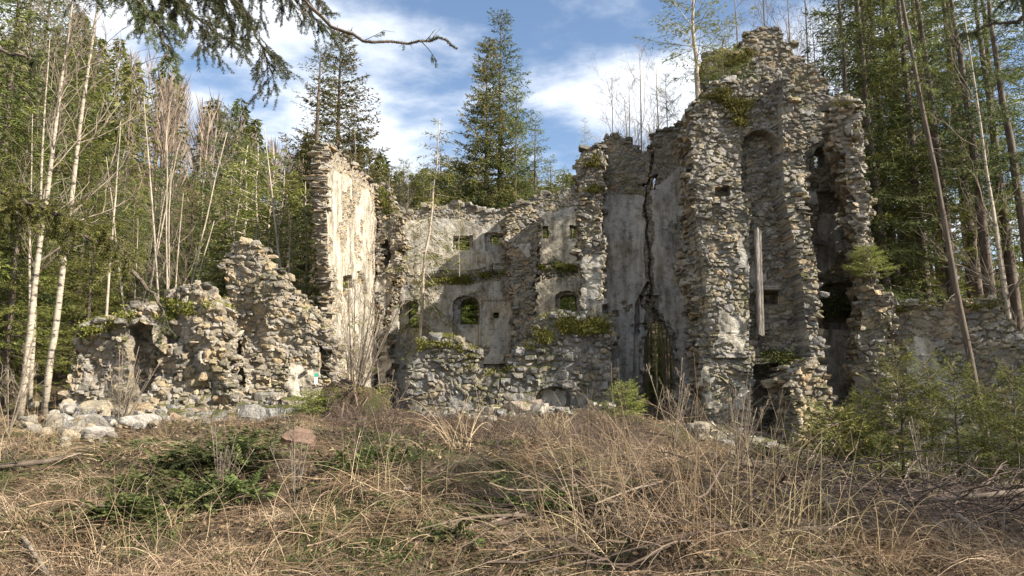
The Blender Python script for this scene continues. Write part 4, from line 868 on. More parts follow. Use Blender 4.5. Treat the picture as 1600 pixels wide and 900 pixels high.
# ------------------------------------------------------------------ boulders, logs, stumps
def lump(name, seed, half, mat, k=9, rough=.16, flat=0.35, smooth=False):
    rng = np.random.default_rng(seed); V, Q, n = unit_block(k); P = V * flat + V / n * (1 - flat) * 1.15
    for a in range(5):      # broken facets
        d = rng.normal(0, 1, 3); d /= np.linalg.norm(d); lim = rng.uniform(.62, .9); over = np.maximum(P @ d - lim, 0); P = P - over[:, None] * d * .85
    P = P + (fbm(P[:, 0] * 1.8 + P[:, 2] * 1.3 + seed, P[:, 1] * 1.8 - P[:, 2], seed, 4) - .5)[:, None] * V / n * rough * 2.2
    P = P * np.array(half); mb = MB(); mb.add(P, Q, None, rng.random() * .8); return mb.mesh(name, [M[mat]], smooth)
BM = [lump('boulder', 40 + i, (1, .8, .62), 'boulder', rough=.2) for i in range(6)]
_bl = {}
def boulder(px, py, Y, wpx, hpx, label, i=0, group=None, mesh=None, rot=0.0):
    Y = float(np.interp(py, [640, 668, 690], [Y, 14.2, 12.2])); c = at(px, py, Y); c[2] = min(c[2], G1(float(c[0]), Y) + hpx * .35 * Y / F); s = wpx * .5 * Y / F; ob = link('boulder', mesh or BM[i % 6], None, (float(c[0]), Y, float(c[2]))); ob.scale = (s, s * .9, hpx * .5 * Y / F / .62)
    ob.rotation_euler = (0, rot, i * .35 - .8); return tag(ob, label, 'boulder', group)
BL = [(150, 603, 17.2, 66, 42, 'largest flat pale boulder lying on top of the boulder pile'), (140, 634, 16.6, 44, 30, 'round pale boulder below the largest flat one'), (152, 652, 16.2, 40, 26, 'grey squared boulder in the middle of the pile'),
      (92, 652, 16.4, 28, 20, 'small round white boulder at the left of the pile'), (52, 670, 16.0, 26, 22, 'lone pale boulder farthest left in the grass'), (216, 660, 15.9, 56, 24, 'long low pale boulder at the right end of the pile'),
      (245, 628, 17.4, 30, 18, 'grey block at the foot of the dark gap'), (1090, 632, 17.3, 48, 26, 'smooth pale boulder beside the broken doorway'), (147, 676, 15.6, 50, 30, 'half sunken boulder at the front of the pile')]
for i, bb in enumerate(BL): boulder(*bb, i=i)
rng = np.random.default_rng(8)
for i in range(60):
    px = rng.normal(140, 55); py = rng.uniform(600, 700); Y = np.interp(py, [590, 640, 668, 700], [17.8, 16.4, 14, 11.6]); w = rng.lognormal(2.85, .4)
    b_ = at(px, py, Y); gzz = G1(float(b_[0]), Y); sc_ = w * .5 * Y / F
    ob = link('boulder', BM[i % 6], None, (float(b_[0]), Y, max(gzz - sc_ * .1, min(float(b_[2]), gzz + .3)))); ob.scale = (sc_, sc_ * .8, sc_ * rng.uniform(.8, 1.2)); ob.rotation_euler = (rng.normal(0, .2), rng.normal(0, .2), rng.uniform(0, 6))
    tag(ob, 'small pale fallen stone in the boulder pile at the left wall', 'stone', 'small stones of the boulder pile')
for i, (x0, x1, y0, Yr) in enumerate([(350, 520, 640, 18.6), (640, 900, 668, 20), (1090, 1240, 700, 17.5), (1240, 1330, 730, 17)]):
    for k in range(9):
        px = rng.uniform(x0, x1); Y = Yr + rng.uniform(-1.2, .8); x = float(at(px, y0, Y)[0]); s_ = rng.uniform(.08, .24)
        ob = link('fallen_stone', BM[(i + k) % 6], None, (x, Y, G1(x, Y) + s_ * .15)); ob.scale = (s_, s_ * .8, s_ * .9); ob.rotation_euler = (0, 0, rng.uniform(0, 6))
        tag(ob, 'fallen stone in the dry growth at the foot of the ' + ['triangular rubble wall', 'mossy low wall', 'tower front', 'flaring tower foot'][i], 'stone', 'fallen stones ' + 'abcd'[i].replace('a', 'by the triangular wall').replace('b', 'by the low wall') if i < 2 else ['', '', 'by the tower front', 'by the tower foot'][i])
def log(name, label, pts, r0, r1, mat='deadwood', cat='log', stubs=5, seed=1):
    rng = np.random.default_rng(seed); P = np.array([at(p[0], p[1], Yg(p[0], p[1], p[2])) for p in pts])
    for q_ in P: q_[2] = max(q_[2], G1(q_[0], q_[1]) + r0)
    t = np.linspace(0, 1, len(P)); tt = np.linspace(0, 1, 16); P = np.stack([np.interp(tt, t, P[:, i]) for i in range(3)], -1)
    base = P[0].copy(); P = P - base; P[1:-1] += np.cumsum(rng.normal(0, r0 * .14, (14, 3)), 0) * np.sin(np.linspace(.2, 2.9, 14))[:, None]; mb = MB(); rr = np.linspace(r0, r1, 16) * (1 + rng.normal(0, .05, 16)); tube(mb, P, rr, 9, .5, 0)
    for k in range(stubs):
        i = rng.integers(2, 15); d = rng.normal(0, 1, 3); d[2] = abs(d[2]) * .7; d /= np.linalg.norm(d); L = rng.uniform(.08, .5); tube(mb, [P[i], P[i] + d * L * .5, P[i] + d * L + [0, 0, .03]], [rr[i] * .4, rr[i] * .25, rr[i] * .1], 5, .5)
    return tag(link(name, mb.mesh(name, [M[mat]]), None, base), label, cat)
log('fallen_log', 'long bleached fallen trunk lying across the brushwood at the right edge', [(1395, 792, 10.5), (1480, 780, 10.3), (1540, 776, 10.2), (1640, 764, 10)], .02, .04, mat='bark', stubs=9, seed=2)
log('fallen_branch', 'pale bent branch slanting down through the dark brushwood at lower right', [(1495, 806, 9.5), (1540, 840, 8.8), (1610, 882, 8)], .035, .05, seed=3)
log('fallen_branch', 'short pale branch slanting in the dark hollow left of the bent one', [(1460, 810, 9.6), (1480, 838, 9.1), (1500, 862, 8.8)], .03, .035, seed=4)
log('fallen_log', 'weathered log lying in the litter at the left edge below the boulders', [(-60, 740, 12), (50, 722, 12.3), (125, 710, 12.6)], .035, .03, mat='bark', seed=5)
log('fallen_branch', 'pale barkless branch slanting up on the right mound', [(1222, 770, 10.5), (1262, 795, 9.8), (1300, 822, 9.2)], .06, .075, stubs=2, seed=6)
log('fallen_branch', 'broken pale branch lying across the middle foreground', [(560, 800, 8.4), (610, 780, 8.7), (640, 765, 9)], .025, .035, stubs=3, seed=7)
log('fallen_branch', 'long thin stick rising left to right above the straw in the foreground', [(60, 880, 6.0), (120, 838, 6.6), (170, 822, 7), (300, 786, 7.8)], .012, .02, stubs=5, seed=8)
log('fallen_branch', 'thick stick crossing the bottom left corner', [(-40, 830, 4.2), (30, 880, 4.0), (100, 940, 3.9)], .015, .02, stubs=2, seed=9)
log('fallen_branch', 'mossy log half buried in canes at the bottom centre', [(940, 800, 7.6), (990, 860, 6.8), (1060, 850, 6.6)], .03, .045, mat='bark', seed=10)
def stump(name, label, px, py, Y, r, h, tilt=(0, 0), mat='bark', cut=True, seed=0, rz=0.0):
    Y = Yg(px, py, Y); rng = np.random.default_rng(seed); c = at(px, py, Y); root = thing(name, label, 'stump', (float(c[0]), Y, G1(float(c[0]), Y) - .08)); root.rotation_euler = (tilt[0], tilt[1], rz)
    k = 20; zz = np.linspace(0, h, 8); a = np.arange(k) * 2 * np.pi / k; fl = 1 + .14 * np.sin(a * 3 + seed) + .08 * np.sin(a * 7); mb = MB(); V = []
    for z in zz: V.append(np.stack([np.cos(a) * r * fl * (1 + .45 * np.exp(-z / (h * .3))), np.sin(a) * r * fl * (1 + .45 * np.exp(-z / (h * .3))), np.full(k, z) + rng.normal(0, .008, k)], -1))
    V = np.concatenate(V); Q = [(i * k + j, i * k + (j + 1) % k, (i + 1) * k + (j + 1) % k, (i + 1) * k + j) for i in range(7) for j in range(k)]; mb.add(V, Q)
    link('bark', mb.mesh('bark', [M[mat]]), root)
    mb = MB(); c_ = len(a); V = np.vstack([V[-k:] * [.99, .99, 1] + [0, 0, .003], [[0, 0, h + .01]]]); mb.add(V, None, [(j, (j + 1) % k, k) for j in range(k)]); link('cut_face', mb.mesh('cut', [M['cutwood']]), root)
    mm = MB(); n = 60; aa = rng.uniform(0, 6.28, n); P = np.stack([np.cos(aa) * r * 1.15, np.sin(aa) * r * 1.1, rng.uniform(0, h * .7, n)], -1); tuft(mm, P, rng, 14, .035, .012, .05); link('moss', mm.mesh('moss', [M['moss']]), root); return root
M['cutwood'] = bark('cut wood', (.075, .045, .032), (.17, .11, .075), 5)
stump('tree_stump', 'reddish sawn tree stump on the slope left of centre', 466, 702, 10.9, .22, .30, (.38, .2), 'cutwood', seed=3)
stump('tree_stump', 'mossy low stump just right of the root mound', 560, 668, 14.5, .17, .24, seed=4)
stump('tree_stump', 'slim rotten orange-brown stump leaning at the edge of the canes', 918, 775, 9.2, .085, .34, (0, -.3), 'cutwood', seed=5)
stump('tree_stump', 'small moss-covered stump in the centre foreground', 652, 872, 6.4, .10, .17, seed=6)
# small broken stone banked against the walls
rr_ = np.random.default_rng(31); mb = MB(); PP = []; HH = []
for x0, x1, y0, y1, n in ((110, 350, 18.4, 15.8, 520), (350, 525, 20.0, 17.6, 420), (640, 955, 22.0, 20.6, 420), (1090, 1235, 20.6, 18.6, 380), (1235, 1330, 19.4, 17.6, 320), (1330, 1560, 20.8, 18.5, 300), (600, 640, 30, 25, 80)):
    t = rr_.random(n) ** 1.8; Y = y0 + (y1 - y0) * t; px = rr_.uniform(x0, x1, n); x = (px - 800) / F * Y; h = rr_.lognormal(-2.75, .5, n); PP.append(np.stack([x, Y, gz(x, Y) + h * .2 + (1 - t) * .12], -1)); HH.append(np.stack([h * 1.3, h, h * .75], -1))
PP = np.concatenate(PP); HH = np.concatenate(HH); an = rr_.uniform(0, 6.28, len(PP)); RR = np.zeros((len(PP), 3, 3)); RR[:, 0, 0] = np.cos(an); RR[:, 0, 1] = np.sin(an); RR[:, 1, 0] = -np.sin(an); RR[:, 1, 1] = np.cos(an); RR[:, 2, 2] = 1
RR = RR.transpose(0, 2, 1); stones(mb, PP, HH, RR, rr_, rr_.random(len(PP)), .2, .45)
tag(link('rubble', mb.mesh('rubble', [M['stone_pale'], M['mortar']])), 'small broken stones banked against the feet of the walls', 'rubble', None, 'stuff')
# root mound
def mound():
    c = at(552, 640, 17.6); x0, y0 = float(c[0]), 17.6; z0 = G1(x0, y0); root = thing('root_mound', 'upturned mossy root mound with trailing roots before the gable wall', 'root mound', (x0, y0, z0)); rng = np.random.default_rng(4)
    link('earth', lump('earth', 66, (.85, .6, .8), 'ground', 12, .35, .15, True), root)
    mb = MB(); n = 90; a = rng.uniform(0, 6.28, n); P = np.stack([np.cos(a) * .78, np.sin(a) * .58 - .05, rng.uniform(.1, .85, n)], -1); tuft(mb, P, rng, 24, .05, .015, .1); link('moss', mb.mesh('moss', [M['moss']]), root)
    mb = MB()
    for k in range(46):
        a = rng.uniform(0, 6.28); p = np.array([math.cos(a) * .6, math.sin(a) * .45, rng.uniform(.3, .95)]); d = np.array([math.cos(a), math.sin(a), .1]); pts = [p]
        for i in range(5): d = d + rng.normal(0, .3, 3) - [0, 0, .25]; d /= np.linalg.norm(d); pts.append(pts[-1] + d * .13)
        tube(mb, pts, np.linspace(.02, .004, 6), 4, rng.random(), cap=False)
    link('roots', mb.mesh('roots', [M['twig']]), root)
mound()
# ------------------------------------------------------------------ ground cover
rng = np.random.default_rng(99)
def scatter(n, y0=4.5, y1=22, p0=-600, p1=2200, dens=None):
    Y = y0 * (y1 / y0) ** rng.random(n); px = rng.uniform(p0, p1, n); x = (px - 800) / F * Y
    if dens is not None: k = rng.random(n) < dens(px, Y, x); Y = Y[k]; x = x[k]; px = px[k]
    return px, x, Y
def py_of(x, Y, z):
    cp, sp = math.cos(PITCH), math.sin(PITCH); dz = z - CAMZ; f = Y * cp + dz * sp; u = -Y * sp + dz * cp; return 450 - u / f * F
def blades(n, L0, L1, w, mat, name, label, cat, lie=.55, bend=.9, dens=None, y1=22, tone=(0, 1), y0=3.0, seg=4):
    px, x, Y = scatter(n, y0=y0, y1=y1, dens=dens); n = len(x); z = gz(x, Y)
    fl = fbm(x * .9, Y * .9, 31, 3) * 14.0; az = fl + rng.normal(0, 1.5, n); L = rng.uniform(L0, L1, n) * (.6 + .8 * fbm(x * .8, Y * .8, 41, 3)); el = np.clip(rng.normal(lie, .35, n), .02, 1.45)
    t = np.linspace(0, 1, seg)[None, :, None]; h = np.stack([np.cos(az), np.sin(az), np.zeros(n)], -1)[:, None]; up = np.array([0, 0, 1.0])[None, None]
    P = np.stack([x, Y, z - .02], -1)[:, None] + h * (np.cos(el)[:, None, None] * L[:, None, None] * t + .3 * L[:, None, None] * t ** 2) + up * (np.sin(el)[:, None, None] * L[:, None, None] * t - (bend * rng.uniform(.2, 1, n) * L * .6)[:, None, None] * t ** 2)
    gzz = gz(P[..., 0], P[..., 1]); P[..., 2] = np.maximum(P[..., 2], gzz + rng.uniform(.005, .07, n)[:, None])
    wd = (w * (Y / 6) ** .6 * rng.uniform(.6, 1.4, n))[:, None, None] * (1 - .8 * t) * .5; side = np.stack([-np.sin(az), np.cos(az), rng.normal(0, .5, n)], -1)[:, None]
    mb = MB(); a = np.clip(tone[0] + (tone[1] - tone[0]) * (.55 * fbm(x * .5, Y * .5, 61, 3) + .5 * rng.random(n)), 0, 1); strips(mb, P, side * wd, a); o = link(name, mb.mesh(name, [M[mat]])); return tag(o, label, cat, None, 'stuff')
grn = lambda px, Y, x: np.clip((fbm(x * .7, Y * .7, 81, 3) - .45) * 9, 0, 1) * np.where(Y > 13, .35, 1) * np.where(px > 900, .4, 1)
blades(110000, .05, .22, .0045, 'straw', 'dry_grass', 'matted dry straw coloured grass covering the whole slope', 'grass', y0=4.5, lie=.35, dens=lambda px, Y, x: np.clip((fbm(x * .9, Y * .9, 84, 3) - .36) * 5, .12, 1))
blades(7000, .2, .6, .0035, 'straw', 'long_grass', 'long bleached grass stems bent over the slope', 'grass', lie=.6, bend=1.3, seg=6, dens=lambda px, Y, x: np.clip((fbm(x * .5, Y * .5, 83, 3) - .38) * 5, .05, 1))
blades(80000, .05, .20, .008, 'green', 'green_grass', 'patches of green grass and moss among the straw', 'grass', lie=.6, dens=grn, tone=(.1, 1))
# leaf litter
px, x, Y = scatter(90000, y1=24); n = len(x); P = np.stack([x, Y, gz(x, Y) + rng.uniform(0, .05, n)], -1); D = rng.normal(0, 1, (n, 3)); D[:, 2] *= .3; D /= np.linalg.norm(D, axis=1, keepdims=True)
mb = MB(); diamonds(mb, P, D, rng.uniform(.03, .08, n) * (Y / 7) ** .4, rng.uniform(.02, .045, n) * (Y / 7) ** .4, rng, rng.random(n), upright=-.5); tag(link('leaf_litter', mb.mesh('litter', [M['litter']])), 'brown fallen leaves strewn over the slope', 'leaf litter', None, 'stuff')
def clumps(n, nb, L0, L1, w, mat, name, label, dens=None, tone=(0, 1), y1=18, up_=(.5, 1.4), bend=1.0, sp=.09, arc=.8):
    px, x, Y = scatter(n, y0=4.8, y1=y1, dens=dens); n = len(x); k = nb; sz = rng.uniform(.6, 1.3, n); dirn = fbm(x * .3, Y * .3, 131, 2) * 8 + rng.normal(0, .6, n)
    X = np.repeat(x, k) + rng.normal(0, sp, n * k) * np.repeat(sz, k); YY = np.repeat(Y, k) + rng.normal(0, sp, n * k) * np.repeat(sz, k); az = np.repeat(dirn, k) + rng.normal(0, arc, n * k); L = rng.uniform(L0, L1, n * k) * np.repeat(sz, k); e = rng.uniform(*up_, n * k); z = gz(X, YY)
    t = np.linspace(0, 1, 6)[None, :, None]; h = np.stack([np.cos(az), np.sin(az), 0 * az], -1)[:, None]; up = np.array([0, 0, 1.0])[None, None]
    P = np.stack([X, YY, z - .02], -1)[:, None] + h * (np.cos(e)[:, None, None] * L[:, None, None] * t + .55 * L[:, None, None] * t ** 2) + up * (np.sin(e)[:, None, None] * L[:, None, None] * t - (bend * rng.uniform(.5, 1, n * k) * L)[:, None, None] * t ** 2)
    g_ = gz(P[..., 0], P[..., 1]); P[..., 2] = np.maximum(P[..., 2], g_ + rng.uniform(.004, .05, n * k)[:, None])
    wd = (w * (np.repeat(Y, k) / 6) ** .6 * rng.uniform(.5, 1.5, n * k))[:, None, None] * (1 - .85 * t) * .5; side = np.stack([-np.sin(az), np.cos(az), rng.normal(0, .5, n * k)], -1)[:, None]
    a = np.clip(np.repeat(tone[0] + (tone[1] - tone[0]) * rng.random(n), k) + rng.normal(0, .15, n * k), 0, 1); mb = MB(); strips(mb, P, side * wd, a); return tag(link(name, mb.mesh(name, [M[mat]])), label, 'grass', None, 'stuff')
clumps(1900, 50, .25, .65, .005, 'straw', 'grass_tussocks', 'drooping tawny grass tussocks all over the bank', tone=(.4, 1.05), dens=lambda px, Y, x: np.clip((fbm(x * .8, Y * .8, 141, 3) - .40) * 6, .03, 1))
clumps(3200, 30, .08, .26, .011, 'green', 'green_tufts', 'low tufts of green leaves and moss on the left bank', tone=(0, .9), y1=13, dens=lambda px, Y, x: np.clip((fbm(x * .8, Y * .8, 81, 3) - .45) * 8, 0, 1) * np.where(px > 920, .25, 1), sp=.12, arc=3)
# twig tangle
def tangle(n, L0, L1, r0, mat, name, label, cat, dens=None, arch_=.5, y0=4.8, y1=20, seg=6, liftmax=.35, elv=(.0, .5), p0=-500, p1=2100, tone=(0, 1), fork=.4):
    px, x, Y = scatter(n, y0=y0, y1=y1, dens=dens, p0=p0, p1=p1); mb = MB(); z = gz(x, Y); r_ = r0 * rng.lognormal(0, .35, len(x))
    ff = fbm(x * .4, Y * .4, 95, 2) * 9
    for i in range(len(x)):
        L = rng.uniform(L0, L1); a = ff[i] + rng.normal(0, .8); e = rng.uniform(*elv); d = np.array([math.cos(a) * math.cos(e), math.sin(a) * math.cos(e), math.sin(e)]); p = np.array([x[i], Y[i], z[i] + rng.random() ** 2 * liftmax]); pts = [p]
        for k in range(seg - 1): d = d + rng.normal(0, .12, 3) - [0, 0, arch_ * L / seg]; d /= np.linalg.norm(d); pts.append(pts[-1] + d * L / (seg - 1))
        pts = np.array(pts); g_ = gz(pts[:, 0], pts[:, 1]); pts[:, 2] = np.maximum(pts[:, 2], g_ + .01 + r_[i] * 2); tn = tone[0] + rng.random() * (tone[1] - tone[0])
        tube(mb, pts, np.linspace(r_[i], r_[i] * .35, seg), 3, tn, cap=False)
        if rng.random() < fork:
            q = pts[seg // 2]; dd = d + rng.normal(0, .5, 3); dd /= np.linalg.norm(dd); tube(mb, [q, q + dd * L * .2, q + dd * L * .36 - [0, 0, .03]], [r_[i] * .5, r_[i] * .35, r_[i] * .15], 3, tn, cap=False)
    return tag(link(name, mb.mesh(name, [M[mat]])), label, cat, None, 'stuff')
tangle(15000, .15, .6, .0022, 'twig', 'twig_tangle', 'tangle of thin dead twigs and stems over the slope', 'twigs', arch_=.5, elv=(.1, 1.3), liftmax=.15, y1=21, tone=(0, .75), seg=5, dens=lambda px, Y, x: np.clip((fbm(x * .7, Y * .7, 151, 3) - .36) * 5, .08, 1))
tangle(4200, .2, .55, .0026, 'twig', 'bramble_thicket', 'dark brown tangled thicket below the mossy low wall', 'thicket', y0=11, y1=19, p0=520, p1=1010, arch_=.4, elv=(.3, 1.3), liftmax=.3, tone=(0, .55))
tangle(1500, .5, 1.6, .008, 'twig', 'brushwood', 'heaped dark brushwood in the hollow at the lower right', 'brushwood', y0=8, y1=13.5, p0=1180, p1=1800, arch_=.2, elv=(-.1, .5), liftmax=.6, tone=(0, .7))
tangle(150, .5, 1.3, .010, 'twig', 'stick_heap', 'heap of thicker grey sticks under the canes', 'sticks', y0=6.3, y1=9.5, p0=760, p1=1320, arch_=.1, elv=(-.05, .3), liftmax=.45, tone=(.1, .7))
tangle(700, .3, 1.0, .004, 'straw', 'straw_drift', 'pale fallen stalks lying over the lower slope', 'straw', y0=4.5, y1=9.5, p0=-100, p1=1250, arch_=.3, elv=(0, .35), liftmax=.22, tone=(.4, 1))
# cane clumps, each one a plant
def canes(px, py, Y, n, L, spread, label, seed, lean=0, tone=(.6, 1), r=.0036, name='bramble_canes', arch_=1.0):
    Y = Yg(px, py, Y)
    rg = np.random.default_rng(seed); c = at(px, py, Y); x = float(c[0]); z = G1(x, Y); root = thing(name, label, 'cane clump', (x, Y, z)); mb = MB()
    for i in range(n):
        a = rg.uniform(0, 6.28); e = rg.uniform(.55, 1.45); l = L * rg.uniform(.45, 1.1); d = np.array([math.cos(a) * math.cos(e) + lean * .4, math.sin(a) * math.cos(e) * .7, math.sin(e)]); p = np.array([rg.normal(0, spread * .5), rg.normal(0, spread * .35), -.05]); pts = [p]; m_ = 9; ar = rg.uniform(.05, .34) * arch_
        for k in range(m_): d = d + rg.normal(0, .045, 3) - [0, 0, ar * k / m_]; d /= np.linalg.norm(d); pts.append(pts[-1] + d * l / m_)
        rr = r * rg.uniform(.5, 1.4); tn = tone[0] + rg.random() * (tone[1] - tone[0]); tube(mb, pts, np.linspace(rr, rr * .3, m_ + 1), 4, tn, cap=False)
        for k in range(rg.integers(0, 4)):
            q = pts[rg.integers(3, m_)]; dd = d + rg.normal(0, .7, 3); dd /= np.linalg.norm(dd); tube(mb, [q, q + dd * l * .1, q + dd * l * .2], [rr * .5, rr * .35, rr * .15], 3, tn, cap=False)
    link('stems', mb.mesh('stems', [M['straw']]), root); return root
canes(1040, 880, 6.3, 130, 1.5, .9, 'biggest pale fan of dry bramble canes at bottom centre-right', 201)
canes(1150, 820, 7.6, 80, 1.4, .9, 'dense arching dry canes right of the biggest fan', 202, lean=.4)
canes(1000, 760, 9.0, 44, 1.4, .8, 'taller dry canes arching in front of the broken doorway', 203)
canes(1200, 880, 6.0, 75, 1.2, .9, 'arching pale canes spilling toward the bottom right', 204, lean=.8, arch_=1.6)
canes(900, 870, 6.6, 50, 1.1, .8, 'pale canes leaning left at the bottom of the heap', 205, lean=-.6)
canes(720, 705, 12.5, 26, 1.2, .3, 'bleached drooping stalks before the mossy low wall', 206, lean=-.5, arch_=1.7, tone=(.85, 1), r=.006)
canes(600, 790, 8.5, 36, 1.0, .8, 'dry upright stalks in the centre of the slope', 207)
canes(1330, 900, 5.6, 44, 1.0, .8, 'loose dry stalks in the shaded bottom right corner', 208, lean=.6, tone=(.3, .8), arch_=1.5)
canes(60, 700, 12.5, 50, 1.2, .9, 'thin tawny stalks at the left edge below the birches', 209, tone=(.4, .9))
canes(330, 700, 13.5, 46, .9, 1.2, 'tawny stalks on the slope below the triangular wall', 210, tone=(.3, .8))
canes(1280, 750, 14.5, 24, .8, .7, 'brown stalks hanging below the flaring tower foot', 211, tone=(.1, .6))
canes(1120, 700, 13.5, 44, 1.0, 1.1, 'tangled tawny stalks before the tower front', 212, tone=(.2, .8))
canes(865, 690, 15.2, 120, .7, .35, 'bright orange-tan dried fern clump before the low wall niche', 213, tone=(.7, 1), r=.008)
canes(200, 870, 5.6, 50, .8, .9, 'short pale stalks in the lower left foreground', 214)
canes(470, 880, 5.6, 30, .9, 1.0, 'pale stalks lying over at the bottom left of centre', 215, lean=.8, arch_=1.6)
# ferns and ivy clumps
def fern(px, py, Y, n, L, label, seed, tone=(.1, .9)):
    Y = Yg(px, py, Y)
    rg = np.random.default_rng(seed); c = at(px, py, Y); x = float(c[0]); root = thing('fern_clump', label, 'fern', (x, Y, G1(x, Y))); mb = MB()
    for i in range(n * 2):
        a = rg.uniform(0, 6.28); e = rg.uniform(.5, 1.35); l = L * 1.45 * rg.uniform(.6, 1.1); d = np.array([math.cos(a) * math.cos(e), math.sin(a) * math.cos(e), math.sin(e)]); p = np.array([rg.normal(0, L * .8), rg.normal(0, L * .6), .04]); pts = [p]; m_ = 14
        for k in range(m_): d = d - [0, 0, .09]; d /= np.linalg.norm(d); pts.append(pts[-1] + d * l / m_)
        pts = np.array(pts); tube(mb, pts, np.linspace(.004, .001, m_ + 1), 3, .3, cap=False); T = np.gradient(pts, axis=0); T /= np.linalg.norm(T, axis=1, keepdims=True); sd = np.cross(T, [0, 0, 1]); sd /= np.linalg.norm(sd, axis=1, keepdims=True) + 1e-6
        for sg in (-1, 1):
            dd = sd * sg + T * .4; dd /= np.linalg.norm(dd, axis=1, keepdims=True); s_ = np.sin(np.linspace(.25, 3.1, m_ + 1)); diamonds(mb, pts, dd, l * .24 * s_ + .005, .03, rg, np.clip(rg.uniform(*tone) + rg.normal(0, .1, m_ + 1), 0, 1), upright=-1)
    link('fronds', mb.mesh('fronds', [M['green']]), root)
for i, a in enumerate([(235, 770, 8.4, 46, .30, 'green fern clump at the left of the slope'), (355, 800, 7.6, 50, .26, 'wide low fern patch below the left slope clump'), (300, 735, 10.2, 44, .36, 'dark fern clump in the hollow left of the stump'), (375, 735, 10.0, 44, .36, 'dark green fern clump beneath the sawn stump'),
                       (545, 745, 10.4, 26, .22, 'small fern tuft at the middle of the slope'), (200, 850, 6.0, 40, .2, 'low fern patch in the lower left corner'), (300, 830, 6.5, 30, .2, 'small bright ferns beside the long thin stick'), (600, 720, 11, 24, .22, 'small green plants right of the sawn stump'), (700, 870, 6.2, 20, .15, 'ivy-like green tuft at the bottom centre'),
                       (780, 800, 8.0, 30, .2, 'green ferns left of the cane heap'), (870, 815, 7.6, 26, .2, 'green tuft against the slim rotten stump'), (1180, 660, 17.8, 40, .35, 'green ferns on the ledge at the tower foot')]): fern(*a, seed=300 + i)
def wallfern(P, label, seed, n=30, L=.3, name='wall_plant', hang=1):
    rg = np.random.default_rng(seed); root = thing(name, label, 'plant', tuple(float(v) for v in P)); mb = MB()
    TPp = rg.normal(0, 1, (n, 3)) * [L * .9, .12, L * .35]; D = rg.normal(0, 1, (n, 3)); D[:, 1] -= .5; D[:, 2] = D[:, 2] * .5 + (.3 if hang < 0 else -.3); D /= np.linalg.norm(D, axis=1, keepdims=True)
    crown_sprays(mb, TPp, D, rg.uniform(.5, 1.1, n) * L, rg, .02, .09, .03, 0, rg.uniform(.2, .7, n)); link('foliage', mb.mesh('foliage', [M['green'] if hang < 0 else M['needle_dark']]), root)
wallfern(tow.w(1215, 560, .3), 'mossy green plants on the ledge at the foot of the timber slot', 401, 60, .28, hang=-1)
wallfern(gab.w(1312, 475, .1), 'dark ivy bush hanging in the dim recess above the grey plaster', 402, 190, .5)
wallfern(crack.w(1070, 350, .15), 'dark green ivy tuft between cracked wall and tower', 403, 60, .32)
wallfern(back.w(760, 428, -.1), 'yellow-green tuft on the ledge of the window wall', 404, 60, .3, hang=-1)
wallfern(back.w(870, 416, -.1), 'dark moss fringe on the ledge right of the cross wall stump', 405, 90, .4)
wallfern(gab.w(1140, 140, .6), 'yellow-green creeper spread over the ruin top', 406, 130, .5, hang=-1)
# trail mark and scrap
pm, nt_, b_, o_ = newmat('white paint'); b_.inputs['Base Color'].default_value = (.75, .75, .72, 1)
pg, nt_, b_, o_ = newmat('green paint'); b_.inputs['Base Color'].default_value = (.05, .42, .28, 1)
def mark(P, w, h):
    root = thing('trail_mark', 'small green and white trail mark on the triangular rubble wall', 'trail mark', tuple(float(v) for v in P))
    for nm, z0, z1, mt in (('green_band', .33, 1, pg), ('white_band', -1, .33, pm)):
        rg = np.random.default_rng(5); k = 8; top = np.stack([np.linspace(-w, w, k), np.zeros(k), np.full(k, z1 * h) + rg.normal(0, .01, k)], -1); bot = np.stack([np.linspace(-w, w, k), np.zeros(k), np.full(k, z0 * h) + rg.normal(0, .01, k)], -1)
        V = np.vstack([bot, top, bot + [0, .02, 0], top + [0, .02, 0]]); Q = [(i, i + 1, k + i + 1, k + i) for i in range(k - 1)] + [(i + k, i + k + 1, 3 * k + i + 1, 3 * k + i) for i in range(k - 1)]
        mb = MB(); mb.add(V, Q); link(nm, mb.mesh(nm, [mt]), root)
mark(tri.w(496, 592, .30), .05, .15)
